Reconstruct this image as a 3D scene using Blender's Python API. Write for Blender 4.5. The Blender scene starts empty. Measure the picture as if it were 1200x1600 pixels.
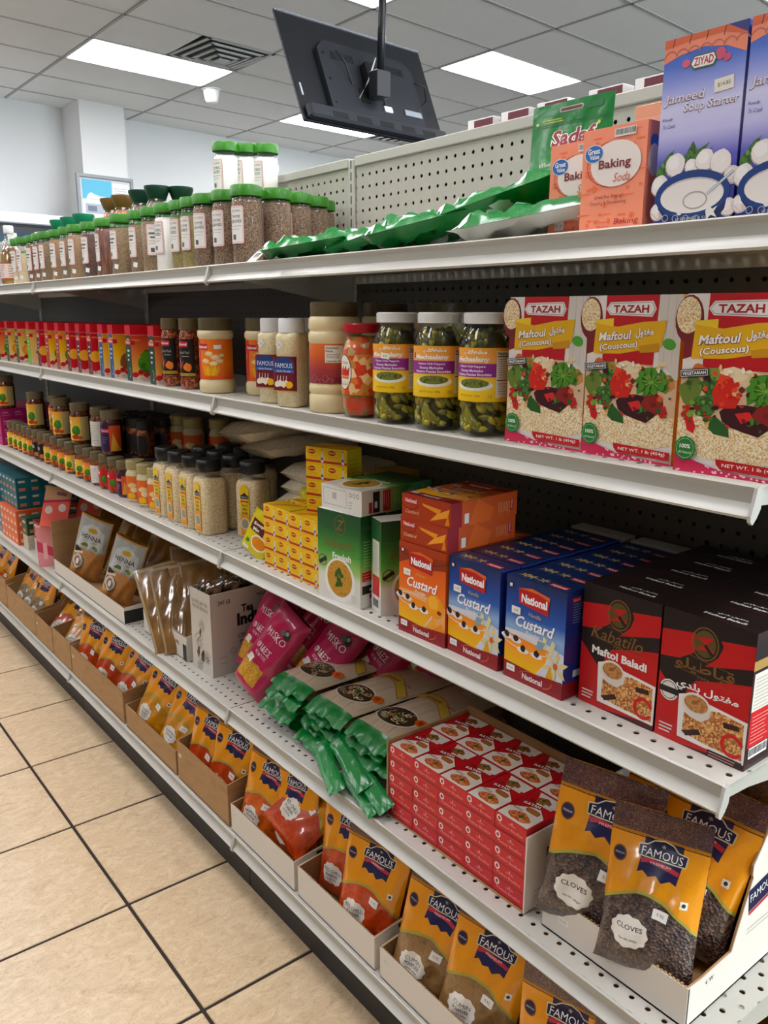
import bpy, bmesh, math, random
from mathutils import Vector, Matrix
PI = math.pi
SC = bpy.context.scene
COL = SC.collection
# ---------------------------------------------------------------- camera
cam_d = bpy.data.cameras.new('camera')
cam = bpy.data.objects.new('camera', cam_d); COL.objects.link(cam)
def cam_axes(yaw, pitch, roll):
    f = Vector((math.sin(yaw)*math.cos(pitch), math.cos(yaw)*math.cos(pitch), -math.sin(pitch)))
    r = Vector((math.cos(yaw), -math.sin(yaw), 0)); u = r.cross(f)
    return r*math.cos(roll)+u*math.sin(roll), u*math.cos(roll)-r*math.sin(roll), f
_r, _u, _f = cam_axes(.6688, .2340, .0021)
cam.matrix_world = Matrix(((_r.x, _u.x, -_f.x, 0), (_r.y, _u.y, -_f.y, 0), (_r.z, _u.z, -_f.z, 1.4103), (0, 0, 0, 1)))
cam_d.sensor_fit = 'VERTICAL'; cam_d.sensor_height = 24; cam_d.lens = 24*1300.4/1600
cam_d.clip_start = .05; cam_d.clip_end = 60
SC.camera = cam
# ---------------------------------------------------------------- world, light level, view
w = bpy.data.worlds.new('world'); SC.world = w; w.use_nodes = True
w.node_tree.nodes['Background'].inputs[0].default_value = (.8, .85, .9, 1)
w.node_tree.nodes['Background'].inputs[1].default_value = .3
PANEL_EMIT = 16.0
SC.view_settings.view_transform = 'Standard'; SC.view_settings.look = 'None'
SC.view_settings.exposure = 0.25; SC.view_settings.gamma = 1
SC.view_settings.use_curve_mapping = False
SC.cycles.transparent_max_bounces = 24
SC.cycles.max_bounces = 7; SC.cycles.diffuse_bounces = 4; SC.cycles.glossy_bounces = 3
SC.cycles.sample_clamp_indirect = 4
# area light added to lift ceiling and walls, set outside an added shop window
fill_lamp = bpy.data.lights.new('added_window_fill', 'AREA'); fill_lamp.shape = 'RECTANGLE'; fill_lamp.size = 7.2; fill_lamp.size_y = 2.0
fill_lamp.energy = 620; fill_lamp.color = (.88, .93, 1.0)
so_ = bpy.data.objects.new('added_window_fill', fill_lamp); COL.objects.link(so_); so_.location = (5.2, -4.15, 1.75); so_.rotation_euler = (PI/2, 0, 0)
# ---------------------------------------------------------------- materials
def lin(h):
    c = [int(h[i:i+2], 16)/255 for i in (0, 2, 4)]; g = .3*c[0]+.59*c[1]+.11*c[2]
    c = [min(1, max(0, g+1.13*(x-g))) for x in c]
    return tuple(x/12.92 if x <= .04045 else ((x+.055)/1.055)**2.4 for x in c)+(1,)
MC = {}
def newmat(key):
    m = bpy.data.materials.new(key); m.use_nodes = True
    return m, m.node_tree, m.node_tree.nodes['Principled BSDF']
def M(h, rough=.5, metal=0, coat=0, emit=0, bump=0, bscale=40, var=0):
    """plain coloured material; bump / var add fine noise relief and colour variation"""
    key = 'c_%s_%g_%g_%g_%g_%g_%g_%g' % (h, rough, metal, coat, emit, bump, bscale, var)
    if key in MC: return MC[key]
    m, nt, b = newmat(key); N = nt.nodes; L = nt.links
    c = lin(h)
    b.inputs['Base Color'].default_value = c; b.inputs['Roughness'].default_value = rough
    b.inputs['Metallic'].default_value = metal; b.inputs['Coat Weight'].default_value = coat
    b.inputs['Coat Roughness'].default_value = .08
    if emit:
        b.inputs['Emission Color'].default_value = c; b.inputs['Emission Strength'].default_value = emit
    tc = N.new('ShaderNodeTexCoord') if (bump or var) else None
    if bump:
        n = N.new('ShaderNodeTexNoise'); n.inputs['Scale'].default_value = bscale; n.inputs['Detail'].default_value = 3
        L.new(tc.outputs['Object'], n.inputs['Vector'])
        q = N.new('ShaderNodeBump'); q.inputs['Strength'].default_value = bump; q.inputs['Distance'].default_value = .01
        L.new(n.outputs['Fac'], q.inputs['Height']); L.new(q.outputs['Normal'], b.inputs['Normal'])
        if coat: L.new(q.outputs['Normal'], b.inputs['Coat Normal'])
    if var:
        n = N.new('ShaderNodeTexNoise'); n.inputs['Scale'].default_value = 6; n.inputs['Detail'].default_value = 5
        L.new(tc.outputs['Object'], n.inputs['Vector'])
        x = N.new('ShaderNodeMix'); x.data_type = 'RGBA'
        x.inputs[6].default_value = tuple(v*(1-var) for v in c[:3])+(1,); x.inputs[7].default_value = tuple(min(1, v*(1+var)) for v in c[:3])+(1,)
        L.new(n.outputs['Fac'], x.inputs[0]); L.new(x.outputs[2], b.inputs['Base Color'])
    MC[key] = m; return m
def ramp(nt, fac, stops, const=False):
    r = nt.nodes.new('ShaderNodeValToRGB'); e = r.color_ramp.elements
    if const: r.color_ramp.interpolation = 'CONSTANT'
    while len(e) < len(stops): e.new(.5)
    for k, (p, h) in enumerate(stops): e[k].position = p; e[k].color = lin(h)
    nt.links.new(fac, r.inputs[0]); return r
def mottle(key, cols, scale, rough=.5, kind='v', coat=0, bump=.0, stretch=(1, 1, 1), glob=False):
    """grains, seeds, spice, printed food: colour ramp over voronoi cells or noise"""
    key = 'm_'+key
    if key in MC: return MC[key]
    m, nt, b = newmat(key); L = nt.links
    tc = nt.nodes.new('ShaderNodeTexCoord'); mp = nt.nodes.new('ShaderNodeMapping'); mp.inputs['Scale'].default_value = stretch
    L.new(tc.outputs['Object'], mp.inputs[0])
    if kind == 'v':
        t = nt.nodes.new('ShaderNodeTexVoronoi'); t.inputs['Scale'].default_value = scale
        L.new(mp.outputs[0], t.inputs['Vector'])
        sp = nt.nodes.new('ShaderNodeSeparateColor'); L.new(t.outputs['Color'], sp.inputs[0]); fac = sp.outputs[0]; hgt = t.outputs['Distance']
    else:
        t = nt.nodes.new('ShaderNodeTexNoise'); t.inputs['Scale'].default_value = scale; t.inputs['Detail'].default_value = 4
        L.new(mp.outputs[0], t.inputs['Vector']); mr = nt.nodes.new('ShaderNodeMapRange')
        mr.inputs[1].default_value = .3; mr.inputs[2].default_value = .7; L.new(t.outputs['Fac'], mr.inputs[0]); fac = mr.outputs[0]; hgt = t.outputs['Fac']
    n = len(cols); r = ramp(nt, fac, [((k+.5)/n if kind != 'v' else k/n, c) for k, c in enumerate(cols)], kind == 'v')
    L.new(r.outputs[0], b.inputs['Base Color']); b.inputs['Roughness'].default_value = rough
    b.inputs['Coat Weight'].default_value = coat; b.inputs['Coat Roughness'].default_value = .1
    if bump:
        q = nt.nodes.new('ShaderNodeBump'); q.inputs['Strength'].default_value = bump; q.inputs['Distance'].default_value = .004
        L.new(hgt, q.inputs['Height']); L.new(q.outputs[0], b.inputs['Normal'])
    MC[key] = m; return m
def grad(key, stops, a, z0, z1, rough=.45, coat=0):
    """printed colour gradient along local axis a from z0 to z1 metres"""
    key = 'g_'+key
    if key in MC: return MC[key]
    m, nt, b = newmat(key); L = nt.links
    tc = nt.nodes.new('ShaderNodeTexCoord'); s = nt.nodes.new('ShaderNodeSeparateXYZ'); L.new(tc.outputs['Object'], s.inputs[0])
    mr = nt.nodes.new('ShaderNodeMapRange'); mr.inputs[1].default_value = z0; mr.inputs[2].default_value = z1
    L.new(s.outputs[a], mr.inputs[0]); r = ramp(nt, mr.outputs[0], stops)
    L.new(r.outputs[0], b.inputs['Base Color']); b.inputs['Roughness'].default_value = rough; b.inputs['Coat Weight'].default_value = coat
    MC[key] = m; return m
def clear(key, tint='ffffff', gloss=.06, opac=0.04):
    """clear plastic / glass wall: lets light straight through, mirrors a little at grazing angles"""
    if key in MC: return MC[key]
    m, nt, b = newmat(key); N = nt.nodes; L = nt.links; N.remove(b)
    tr = N.new('ShaderNodeBsdfTransparent'); tr.inputs[0].default_value = lin(tint)
    gl = N.new('ShaderNodeBsdfGlossy'); gl.inputs['Roughness'].default_value = gloss
    df = N.new('ShaderNodeBsdfDiffuse'); df.inputs[0].default_value = lin('e8e8e4')
    lw = N.new('ShaderNodeFresnel'); lw.inputs[0].default_value = 1.45
    m1 = N.new('ShaderNodeMixShader'); m1.inputs[0].default_value = opac
    L.new(tr.outputs[0], m1.inputs[1]); L.new(df.outputs[0], m1.inputs[2])
    ge = N.new('ShaderNodeNewGeometry'); iv = N.new('ShaderNodeMath'); iv.operation = 'SUBTRACT'; iv.inputs[0].default_value = 1; L.new(ge.outputs['Backfacing'], iv.inputs[1])
    ml = N.new('ShaderNodeMath'); ml.operation = 'MULTIPLY'; L.new(iv.outputs[0], ml.inputs[0]); L.new(lw.outputs[0], ml.inputs[1])
    m2 = N.new('ShaderNodeMixShader'); L.new(ml.outputs[0], m2.inputs[0]); L.new(m1.outputs[0], m2.inputs[1]); L.new(gl.outputs[0], m2.inputs[2])
    L.new(m2.outputs[0], N['Material Output'].inputs[0]); MC[key] = m; return m
def holed(key, h, a, b_, pa, pb, r, oa=0, ob=0, stag=False, rough=.45):
    """painted sheet steel with punched round holes on a grid over local axes a and b_"""
    m, nt, b = newmat(key); N = nt.nodes; L = nt.links
    b.inputs['Base Color'].default_value = lin(h); b.inputs['Roughness'].default_value = rough
    tc = N.new('ShaderNodeTexCoord'); s = N.new('ShaderNodeSeparateXYZ'); L.new(tc.outputs['Object'], s.inputs[0])
    def mt(op, x, y=None, z=None):
        n = N.new('ShaderNodeMath'); n.operation = op
        for k, v in enumerate((x, y, z)):
            if v is None: continue
            if isinstance(v, (int, float)): n.inputs[k].default_value = v
            else: L.new(v, n.inputs[k])
        return n.outputs[0]
    u = mt('DIVIDE', mt('ADD', s.outputs[a], oa), pa); v = mt('DIVIDE', mt('ADD', s.outputs[b_], ob), pb)
    if stag: u = mt('ADD', u, mt('MULTIPLY', mt('MODULO', mt('FLOOR', mt('ADD', v, 100)), 2), .5))
    fu = mt('MULTIPLY', mt('SUBTRACT', mt('FRACT', mt('ADD', u, 100)), .5), pa); fv = mt('MULTIPLY', mt('SUBTRACT', mt('FRACT', mt('ADD', v, 100)), .5), pb)
    d = mt('SQRT', mt('ADD', mt('MULTIPLY', fu, fu), mt('MULTIPLY', fv, fv)))
    inside = mt('LESS_THAN', d, r)
    tr = N.new('ShaderNodeBsdfTransparent'); mx = N.new('ShaderNodeMixShader')
    L.new(inside, mx.inputs[0]); L.new(b.outputs[0], mx.inputs[1]); L.new(tr.outputs[0], mx.inputs[2]); L.new(mx.outputs[0], N['Material Output'].inputs[0])
    return m
# ---------------------------------------------------------------- mesh building
class MB:
    def __init__(s): s.bm = bmesh.new(); s.mats = []
    def mi(s, m):
        if m not in s.mats: s.mats.append(m)
        return s.mats.index(m)
    def box(s, x0, y0, z0, x1, y1, z1, m, bev=0, mx=None):
        g = bmesh.ops.create_cube(s.bm, size=1)['verts']
        for v in g: v.co = Vector((x0+(v.co.x+.5)*(x1-x0), y0+(v.co.y+.5)*(y1-y0), z0+(v.co.z+.5)*(z1-z0)))
        fs = {f for v in g for f in v.link_faces}; k = s.mi(m)
        for f in fs: f.material_index = k
        if bev:
            es = list({e for v in g for e in v.link_edges})
            r = bmesh.ops.bevel(s.bm, geom=es, offset=bev, segments=1, profile=.5, affect='EDGES')
            for f in r['faces']: f.material_index = k
            g = list({v for f in r['faces'] for v in f.verts})
        if mx is not None:
            for v in g: v.co = mx @ v.co
        return s
    def lathe(s, prof, m, n=20, c=(0, 0), sq=None):
        """prof [(r,z)], optional sq=superellipse exponent for square jars"""
        k = s.mi(m); rings = []
        for r, z in prof:
            if r < 1e-6: rings.append([s.bm.verts.new((c[0], c[1], z))]); continue
            R = []
            for i in range(n):
                a = 2*PI*(i+.5)/n; ca, sa = math.cos(a), math.sin(a); q = 1
                if sq: q = (abs(ca)**sq+abs(sa)**sq)**(-1/sq)
                R.append(s.bm.verts.new((c[0]+r*q*ca, c[1]+r*q*sa, z)))
            rings.append(R)
        for A, B in zip(rings, rings[1:]):
            for i in range(n):
                j = (i+1) % n
                q = [A[i % len(A)], A[j % len(A)], B[j % len(B)], B[i % len(B)]]
                q = [v for t, v in enumerate(q) if v not in q[:t]]
                if len(q) > 2:
                    f = s.bm.faces.new(q); f.material_index = k; f.smooth = True
        return s
    def tube(s, pts, r, m, n=8):
        k = s.mi(m); pts = [Vector(p) for p in pts]; prev = None; rr = r if isinstance(r, (list, tuple)) else [r]*len(pts)
        for i, p in enumerate(pts):
            d = (pts[min(i+1, len(pts)-1)]-pts[max(i-1, 0)]).normalized()
            a = d.cross(Vector((0, 0, 1)) if abs(d.z) < .9 else Vector((1, 0, 0))).normalized(); b = d.cross(a)
            R = [s.bm.verts.new(p+(a*math.cos(2*PI*j/n)+b*math.sin(2*PI*j/n))*rr[i]) for j in range(n)]
            if prev:
                for j in range(n):
                    f = s.bm.faces.new((prev[j], prev[(j+1) % n], R[(j+1) % n], R[j])); f.material_index = k; f.smooth = True
            else: s.bm.faces.new(R[::-1]).material_index = k
            prev = R
        s.bm.faces.new(prev).material_index = k
        return s
    def prism(s, pts, ax, a0, a1, m):
        """outline pts in the plane normal to axis ax, extruded a0..a1"""
        k = s.mi(m)
        def P(p, a):
            q = list(p); q.insert(ax, a); return s.bm.verts.new(q)
        A = [P(p, a0) for p in pts]; B = [P(p, a1) for p in pts]; n = len(pts)
        fs = [s.bm.faces.new(A[::-1]), s.bm.faces.new(B)]+[s.bm.faces.new((A[i], A[(i+1) % n], B[(i+1) % n], B[i])) for i in range(n)]
        for f in fs: f.material_index = k
        return s
    def grid(s, fn, nu, nv, m, smooth=True, tri=False):
        k = s.mi(m); V = [[s.bm.verts.new(fn(i/nu, j/nv)) for i in range(nu+1)] for j in range(nv+1)]
        for j in range(nv):
            for i in range(nu):
                q = (V[j][i], V[j][i+1], V[j+1][i+1], V[j+1][i])
                for p in (((q[0], q[1], q[2]), (q[0], q[2], q[3])) if tri else (q,)): f = s.bm.faces.new(p); f.material_index = k; f.smooth = smooth
        return s
    def build(s, name, parent=None, smooth=None, loc=None, weld=False, norm=True):
        if weld: bmesh.ops.remove_doubles(s.bm, verts=s.bm.verts, dist=1e-5)
        if norm: bmesh.ops.recalc_face_normals(s.bm, faces=s.bm.faces)
        me = bpy.data.meshes.new(name); s.bm.to_mesh(me); s.bm.free()
        for m in s.mats: me.materials.append(m)
        if smooth:
            me.shade_smooth(); me.set_sharp_from_angle(angle=math.radians(smooth))
        o = bpy.data.objects.new(name, me); COL.objects.link(o)
        if parent: o.parent = parent
        if loc: o.location = loc
        return o
def thing(name, label, cat, loc=(0, 0, 0), rz=0, group=None):
    o = bpy.data.objects.new(name, None); COL.objects.link(o); o.empty_display_size = .05
    o.location = loc; o.rotation_euler = (0, 0, rz); return tag(o, label, cat, group)
def tag(o, label, cat, group=None):
    o['label'] = label; o['category'] = cat
    if group: o['group'] = group
    return o
KIDS = {}
def copy_tree(o, parent=None):
    c = o.copy(); COL.objects.link(c); c.parent = parent
    if o.name not in KIDS: KIDS[o.name] = [k for k in COL.objects if k.parent == o]
    for ch in list(KIDS[o.name]): copy_tree(ch, c)
    return c
USED = set()
def put(proto, loc, rot=0, label=None, group=None, scale=None):
    """first call moves the prototype itself, later calls copy it"""
    if proto.name in USED: o = copy_tree(proto)
    else: o = proto; USED.add(proto.name)
    o.location = loc; o.rotation_euler = rot if isinstance(rot, (tuple, list)) else (0, 0, rot)
    o.scale = (1, 1, 1) if scale is None else ((scale,)*3 if isinstance(scale, (int, float)) else scale)
    if label: o['label'] = label
    if group: o['group'] = group
    elif 'group' in o.keys(): del o['group']
    return o
def struct(o): o['kind'] = 'structure'; return o
ORD = 'first second third fourth fifth sixth seventh eighth ninth tenth eleventh twelfth thirteenth fourteenth fifteenth sixteenth seventeenth eighteenth nineteenth twentieth twenty-first twenty-second twenty-third twenty-fourth twenty-fifth twenty-sixth twenty-seventh twenty-eighth twenty-ninth thirtieth'.split()
# ---------------------------------------------------------------- printed artwork (flat coloured shapes and lettering, in millimetres)
TXT = {}
def text_mesh(s, bold):
    if 'M' in s and s.isupper(): bold = 0
    k = (s, bold)
    if k not in TXT:
        c = bpy.data.curves.new('lettering', 'FONT'); c.body = s; c.resolution_u = 2; c.offset = bold
        o = bpy.data.objects.new('lettering', c); m = bpy.data.meshes.new_from_object(o)
        vs = [v.co.xy.copy() for v in m.vertices]; fs = [list(p.vertices) for p in m.polygons]
        x0 = min(v.x for v in vs); x1 = max(v.x for v in vs); y0 = min(v.y for v in vs); y1 = max(v.y for v in vs)
        TXT[k] = ([((v.x-x0)/(x1-x0)-.5, (v.y-y0)/(y1-y0)-.5) for v in vs], fs, (x1-x0)/(y1-y0))
        bpy.data.objects.remove(o); bpy.data.curves.remove(c); bpy.data.meshes.remove(m)
    return TXT[k]
class Art:
    def __init__(s): s.bm = bmesh.new(); s.mats = []; s._z = 0; s.k = 0; s.hold = 0
    # every shape sits a hair above the one drawn before it on the same layer
    z = property(lambda s: s._z, lambda s, v: (setattr(s, '_z', v), setattr(s, 'k', 0))[0])
    def zz(s):
        r = s._z+min(s.k*.075, .93)
        if not s.hold: s.k += 1
        return r
    def up(s, n=1): s.z += n; return s
    def mi(s, m):
        if isinstance(m, str): m = M(m, .4)
        if m not in s.mats: s.mats.append(m)
        return s.mats.index(m)
    def poly(s, pts, m, z=None):
        z = s.zz() if z is None else z
        try: f = s.bm.faces.new([s.bm.verts.new((p[0], p[1], z)) for p in pts])
        except ValueError: return s
        f.material_index = s.mi(m)
        if f.normal.z == 0: f.normal_update()
        if f.normal.z < 0: f.normal_flip()
        return s
    def rect(s, x, y, w, h, m, rot=0, r=0):
        if r:
            pts = []
            for cx, cy, a0 in ((x+w-r, y+r, -90), (x+w-r, y+h-r, 0), (x+r, y+h-r, 90), (x+r, y+r, 180)):
                pts += [(cx+r*math.cos(math.radians(a0+t)), cy+r*math.sin(math.radians(a0+t))) for t in (0, 45, 90)]
        else: pts = [(x, y), (x+w, y), (x+w, y+h), (x, y+h)]
        if rot:
            cx, cy = x+w/2, y+h/2; c, q = math.cos(math.radians(rot)), math.sin(math.radians(rot))
            pts = [(cx+(a-cx)*c-(b-cy)*q, cy+(a-cx)*q+(b-cy)*c) for a, b in pts]
        return s.poly(pts, m)
    def ell(s, cx, cy, rx, ry, m, n=18, rot=0, wav=0, wn=8, a0=0, a1=360):
        c, q = math.cos(math.radians(rot)), math.sin(math.radians(rot)); pts = []
        full = a1-a0 >= 360
        for i in range(n if full else n+1):
            a = math.radians(a0+(a1-a0)*i/n); k = 1+wav*math.cos(wn*a)
            x, y = rx*k*math.cos(a), ry*k*math.sin(a); pts.append((cx+x*c-y*q, cy+x*q+y*c))
        return s.poly(pts, m)
    def ring(s, cx, cy, rx, ry, wd, m, n=20, a0=0, a1=360):
        s.hold += 1
        for i in range(n):
            a = math.radians(a0+(a1-a0)*i/n); b = math.radians(a0+(a1-a0)*(i+1)/n)
            s.poly([(cx+rx*math.cos(a), cy+ry*math.sin(a)), (cx+rx*math.cos(b), cy+ry*math.sin(b)), (cx+(rx-wd)*math.cos(b), cy+(ry-wd)*math.sin(b)), (cx+(rx-wd)*math.cos(a), cy+(ry-wd)*math.sin(a))], m)
        s.hold -= 1; s.zz(); return s
    def blob(s, cx, cy, r, m, seed=0, n=9, irr=.3, sy=1):
        R = random.Random(seed)
        return s.poly([(cx+r*(1+R.uniform(-irr, irr))*math.cos(2*PI*i/n), cy+sy*r*(1+R.uniform(-irr, irr))*math.sin(2*PI*i/n)) for i in range(n)], m)
    def line(s, pts, wd, m):
        s.hold += 1
        for (x1, y1), (x2, y2) in zip(pts, pts[1:]):
            d = math.hypot(x2-x1, y2-y1) or 1; nx, ny = -(y2-y1)/d*wd/2, (x2-x1)/d*wd/2
            s.poly([(x1+nx, y1+ny), (x2+nx, y2+ny), (x2-nx, y2-ny), (x1-nx, y1-ny)], m)
        s.hold -= 1; s.zz(); return s
    def arc(s, cx, cy, rx, ry, a0, a1, wd, m, n=12):
        return s.line([(cx+rx*math.cos(math.radians(a0+(a1-a0)*i/n)), cy+ry*math.sin(math.radians(a0+(a1-a0)*i/n))) for i in range(n+1)], wd, m)
    def txt(s, t, cx, cy, h, m, w=None, bold=0, rot=0, shear=0, slope=0, arch=0):
        zt = s.zz(); vs, fs, asp = text_mesh(t, bold); w = w or h*asp; k = s.mi(m); c, q = math.cos(math.radians(rot)), math.sin(math.radians(rot)); V = []
        for a, b in vs:
            x, y = a*w+b*h*shear, b*h+a*w*slope-arch*(2*a)**2; V.append(s.bm.verts.new((cx+x*c-y*q, cy+x*q+y*c, zt)))
        for f in fs:
            try:
                g = s.bm.faces.new([V[i] for i in f]); g.material_index = k; g.normal_update()
                if g.normal.z < 0: g.normal_flip()
            except ValueError: pass
        return s
    def lines(s, x, y, w, h, n, m, seed=0, wd=.8):
        """rows of small unreadable print"""
        R = random.Random(seed); s.hold += 1
        for i in range(n): s.rect(x, y+h-(i+.8)*h/n, w*R.uniform(.6, 1), wd, m)
        s.hold -= 1; s.zz(); return s
    def bars(s, x, y, w, h, seed=1):
        s.rect(x, y, w, h, 'f2f2ee'); s.up(); R = random.Random(seed); p = x+1; s.hold += 1
        while p < x+w-1.5: q = R.uniform(.4, 1.1); s.rect(p, y+h*.2, q, h*.7, '202020'); p += q+R.uniform(.4, 1)
        s.hold -= 1; s.z -= 1; return s
    def price(s, x, y, t='9.95', rot=0, sc=1):
        z = s.z; s.z = max(z, 8); s.rect(x, y, 15*sc, 9*sc, 'f6f4ee', rot=rot); s.up(); s.txt(t, x+7.5*sc, y+4.5*sc, 3*sc, '5a5a5a', rot=rot); s.z = z; return s
    def build(s, name, parent, fn, stepu=0, stepv=0, lift=.15, diag=False):
        bm = s.bm
        if stepu or stepv: bmesh.ops.triangulate(bm, faces=bm.faces[:])
        VI = {}; V = []; Fc = []; Mi = []
        def vid(p):
            k = (round(p[0], 3), round(p[1], 3), round(p[2], 3))
            if k not in VI: VI[k] = len(V); V.append(fn(p[0]/1000, p[1]/1000, (.25+p[2]*lift)/1000))
            return VI[k]
        def G(p, ax): return p[ax] if ax < 2 else p[0]/stepu-p[1]/stepv
        def clip(P, ax, c, keep):       # keep = +1: side above c, -1: below
            out = []
            for p, q in zip(P, P[1:]+P[:1]):
                dp, dq = (G(p, ax)-c)*keep, (G(q, ax)-c)*keep
                if dp >= 0: out.append(p)
                if (dp > 0 and dq < 0) or (dp < 0 and dq > 0): t = dp/(dp-dq); out.append(tuple(p[i]+(q[i]-p[i])*t for i in (0, 1, 2)))
            return out
        def strips(P, st, ax):
            if not st: return [P]
            lo, hi = min(G(p, ax) for p in P), max(G(p, ax) for p in P); R = []
            for k in range(math.floor(lo/st+1e-9), math.ceil(hi/st-1e-9)):
                Q = clip(clip(P, ax, k*st, 1), ax, (k+1)*st, -1) if hi-lo > 0 else P
                if len(Q) > 2: R.append(Q)
            return R
        for f in bm.faces:
            P = [tuple(v.co) for v in f.verts]
            for Q in strips(P, stepu, 0):
                for T_ in [t2 for t1 in strips(Q, stepv, 1) for t2 in (strips(t1, 1, 2) if diag else [t1])]:
                    ids = [vid(p) for p in T_]; ids = [i for n_, i in enumerate(ids) if i not in ids[:n_]]
                    if len(ids) > 2: Fc.append(ids); Mi.append(f.material_index)
        bm.free(); me = bpy.data.meshes.new(name); me.from_pydata(V, [], Fc); me.polygons.foreach_set('material_index', Mi)
        if stepu: me.shade_smooth()
        for m in s.mats: me.materials.append(m)
        o = bpy.data.objects.new(name, me); COL.objects.link(o); o.parent = parent; return o
def F_front(w): return lambda u, v, e: (u-w/2, -e, v)
def F_right(w): return lambda u, v, e: (w/2+e, u, v)
def F_left(w, d): return lambda u, v, e: (-w/2-e, d-u, v)
def F_top(w, h): return lambda u, v, e: (u-w/2, v, h+e)
def F_cyl(r, a0=0): return lambda u, v, e: ((r+e)*math.sin(u/r+a0), -(r+e)*math.cos(u/r+a0), v)
def carton(name, label, cat, w, d, h, base, arts, bev=.0007, group=None):
    """a closed box, front facing -Y, origin at front bottom centre; arts = [(face, Art)]"""
    t = thing(name, label, cat, group=group)
    MB().box(-w/2, 0, 0, w/2, d, h, base if not isinstance(base, str) else M(base, .4), bev).build('carton', t)
    for f, a in arts:
        if f == 'F': a.build('front_print', t, F_front(w))
        if f == 'R': a.build('side_print', t, F_right(w))
        if f == 'L': a.build('side_print', t, F_left(w, d))
        if f == 'T': a.build('top_print', t, F_top(w, h))
    return t
AISLE = -PI/2          # front faces the aisle (-X)
Z1, Z2, Z3, Z4, Z5 = 1.5067, 1.2354, .8881, .5028, .1617
YE, BAY = .4223, 1.2192
# ---------------------------------------------------------------- room
wallm = M('dcdddc', .8, bump=.05, bscale=120)
HC = 3.325
GO, G1, G2 = Vector((2.428, 7.067, HC)), Vector((1.2133, .1198, 0)), Vector((-.0043, .6098, 0))
def cg(i, j, dz=0): return GO+G1*i+G2*j+Vector((0, 0, dz))
def slab(mb, i0, j0, i1, j1, z0, z1, m, inset=0):
    a, b, c, d = cg(i0, j0), cg(i1, j0), cg(i1, j1), cg(i0, j1); cc = (a+b+c+d)/4
    P = [(p+(cc-p).normalized()*inset) for p in (a, b, c, d)]
    return mb.prism([(p.x, p.y) for p in P], 2, HC+z0, HC+z1, m)
ceil = struct(MB().box(-5.5, -4.5, HC+.03, 10.5, 10.5, HC+.08, M('8f8f8b', .9)).build('ceiling'))
lights = {(0, -1), (2, -4), (2, 0), (0, -5), (0, -9), (0, -13), (2, -8), (2, -12), (-2, -1), (-2, -5), (-2, -9), (-2, -13), (-4, -5), (-4, -9), (-4, -1), (4, -1), (4, -5)}
vents = {(0, -2): .5, (3, 0): 0}
tilem = M('f0efeb', .95, bump=.35, bscale=260, var=.03)
tm = slab(MB(), 0, 0, 1, 1, .004, .012, tilem, .016).build('ceiling_tile').data
bpy.data.objects.remove(bpy.data.objects['ceiling_tile'])
half = slab(MB(), 0, 0, .5, 1, .004, .012, tilem, .016).build('ceiling_tile').data
bpy.data.objects.remove(bpy.data.objects['ceiling_tile'])
for i in range(-4, 6):
    for j in range(-14, 4):
        if (i, j) in lights: continue
        h = vents.get((i, j))
        o = bpy.data.objects.new('ceiling_tile', half if h is not None else tm); COL.objects.link(o); o.parent = ceil
        o.location = G1*(i+(.5 if h == 0 else 0))+G2*j
barm = M('a9a8a4', .6)
for i in range(-4, 7):
    a, b = cg(i, -14), cg(i, 4); d = (b-a).normalized(); n = Vector((-d.y, d.x, 0))*.011
    MB().prism([((a+n).x, (a+n).y), ((b+n).x, (b+n).y), ((b-n).x, (b-n).y), ((a-n).x, (a-n).y)], 2, HC, HC+.03, barm).build('grid_bar', ceil)
for j in range(-14, 5):
    a, b = cg(-4, j), cg(6, j); d = (b-a).normalized(); n = Vector((-d.y, d.x, 0))*.011
    MB().prism([((a+n).x, (a+n).y), ((b+n).x, (b+n).y), ((b-n).x, (b-n).y), ((a-n).x, (a-n).y)], 2, HC, HC+.03, barm).build('grid_bar', ceil)
emit = M('fcfbff', .5, emit=PANEL_EMIT)
names = {(0, -1): 'bright ceiling light panel beside the square air vent, upper left', (2, -4): 'bright ceiling light panel right of the hanging television', (2, 0): 'bright ceiling light panel low behind the hanging television', (0, -5): 'ceiling light panel behind the television pole at the top edge'}
for q in sorted(lights):
    t = thing('ceiling_light', names.get(q, 'ceiling light panel outside the frame above the aisles'), 'ceiling light', group=None if q in names else 'light panels out of view')
    i, j = q
    slab(MB(), i, j, i+1, j+1, .006, .02, emit, .03).build('diffuser', t)
    f = MB()
    for (a0, b0, a1, b1) in ((0, 0, 1, .03), (0, .97, 1, 1), (0, 0, .015, 1), (.985, 0, 1, 1)):
        slab(f, i+a0, j+b0, i+a1, j+b1, -.002, .02, M('e8e8e4', .5))
    f.build('light_frame', t)
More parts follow.
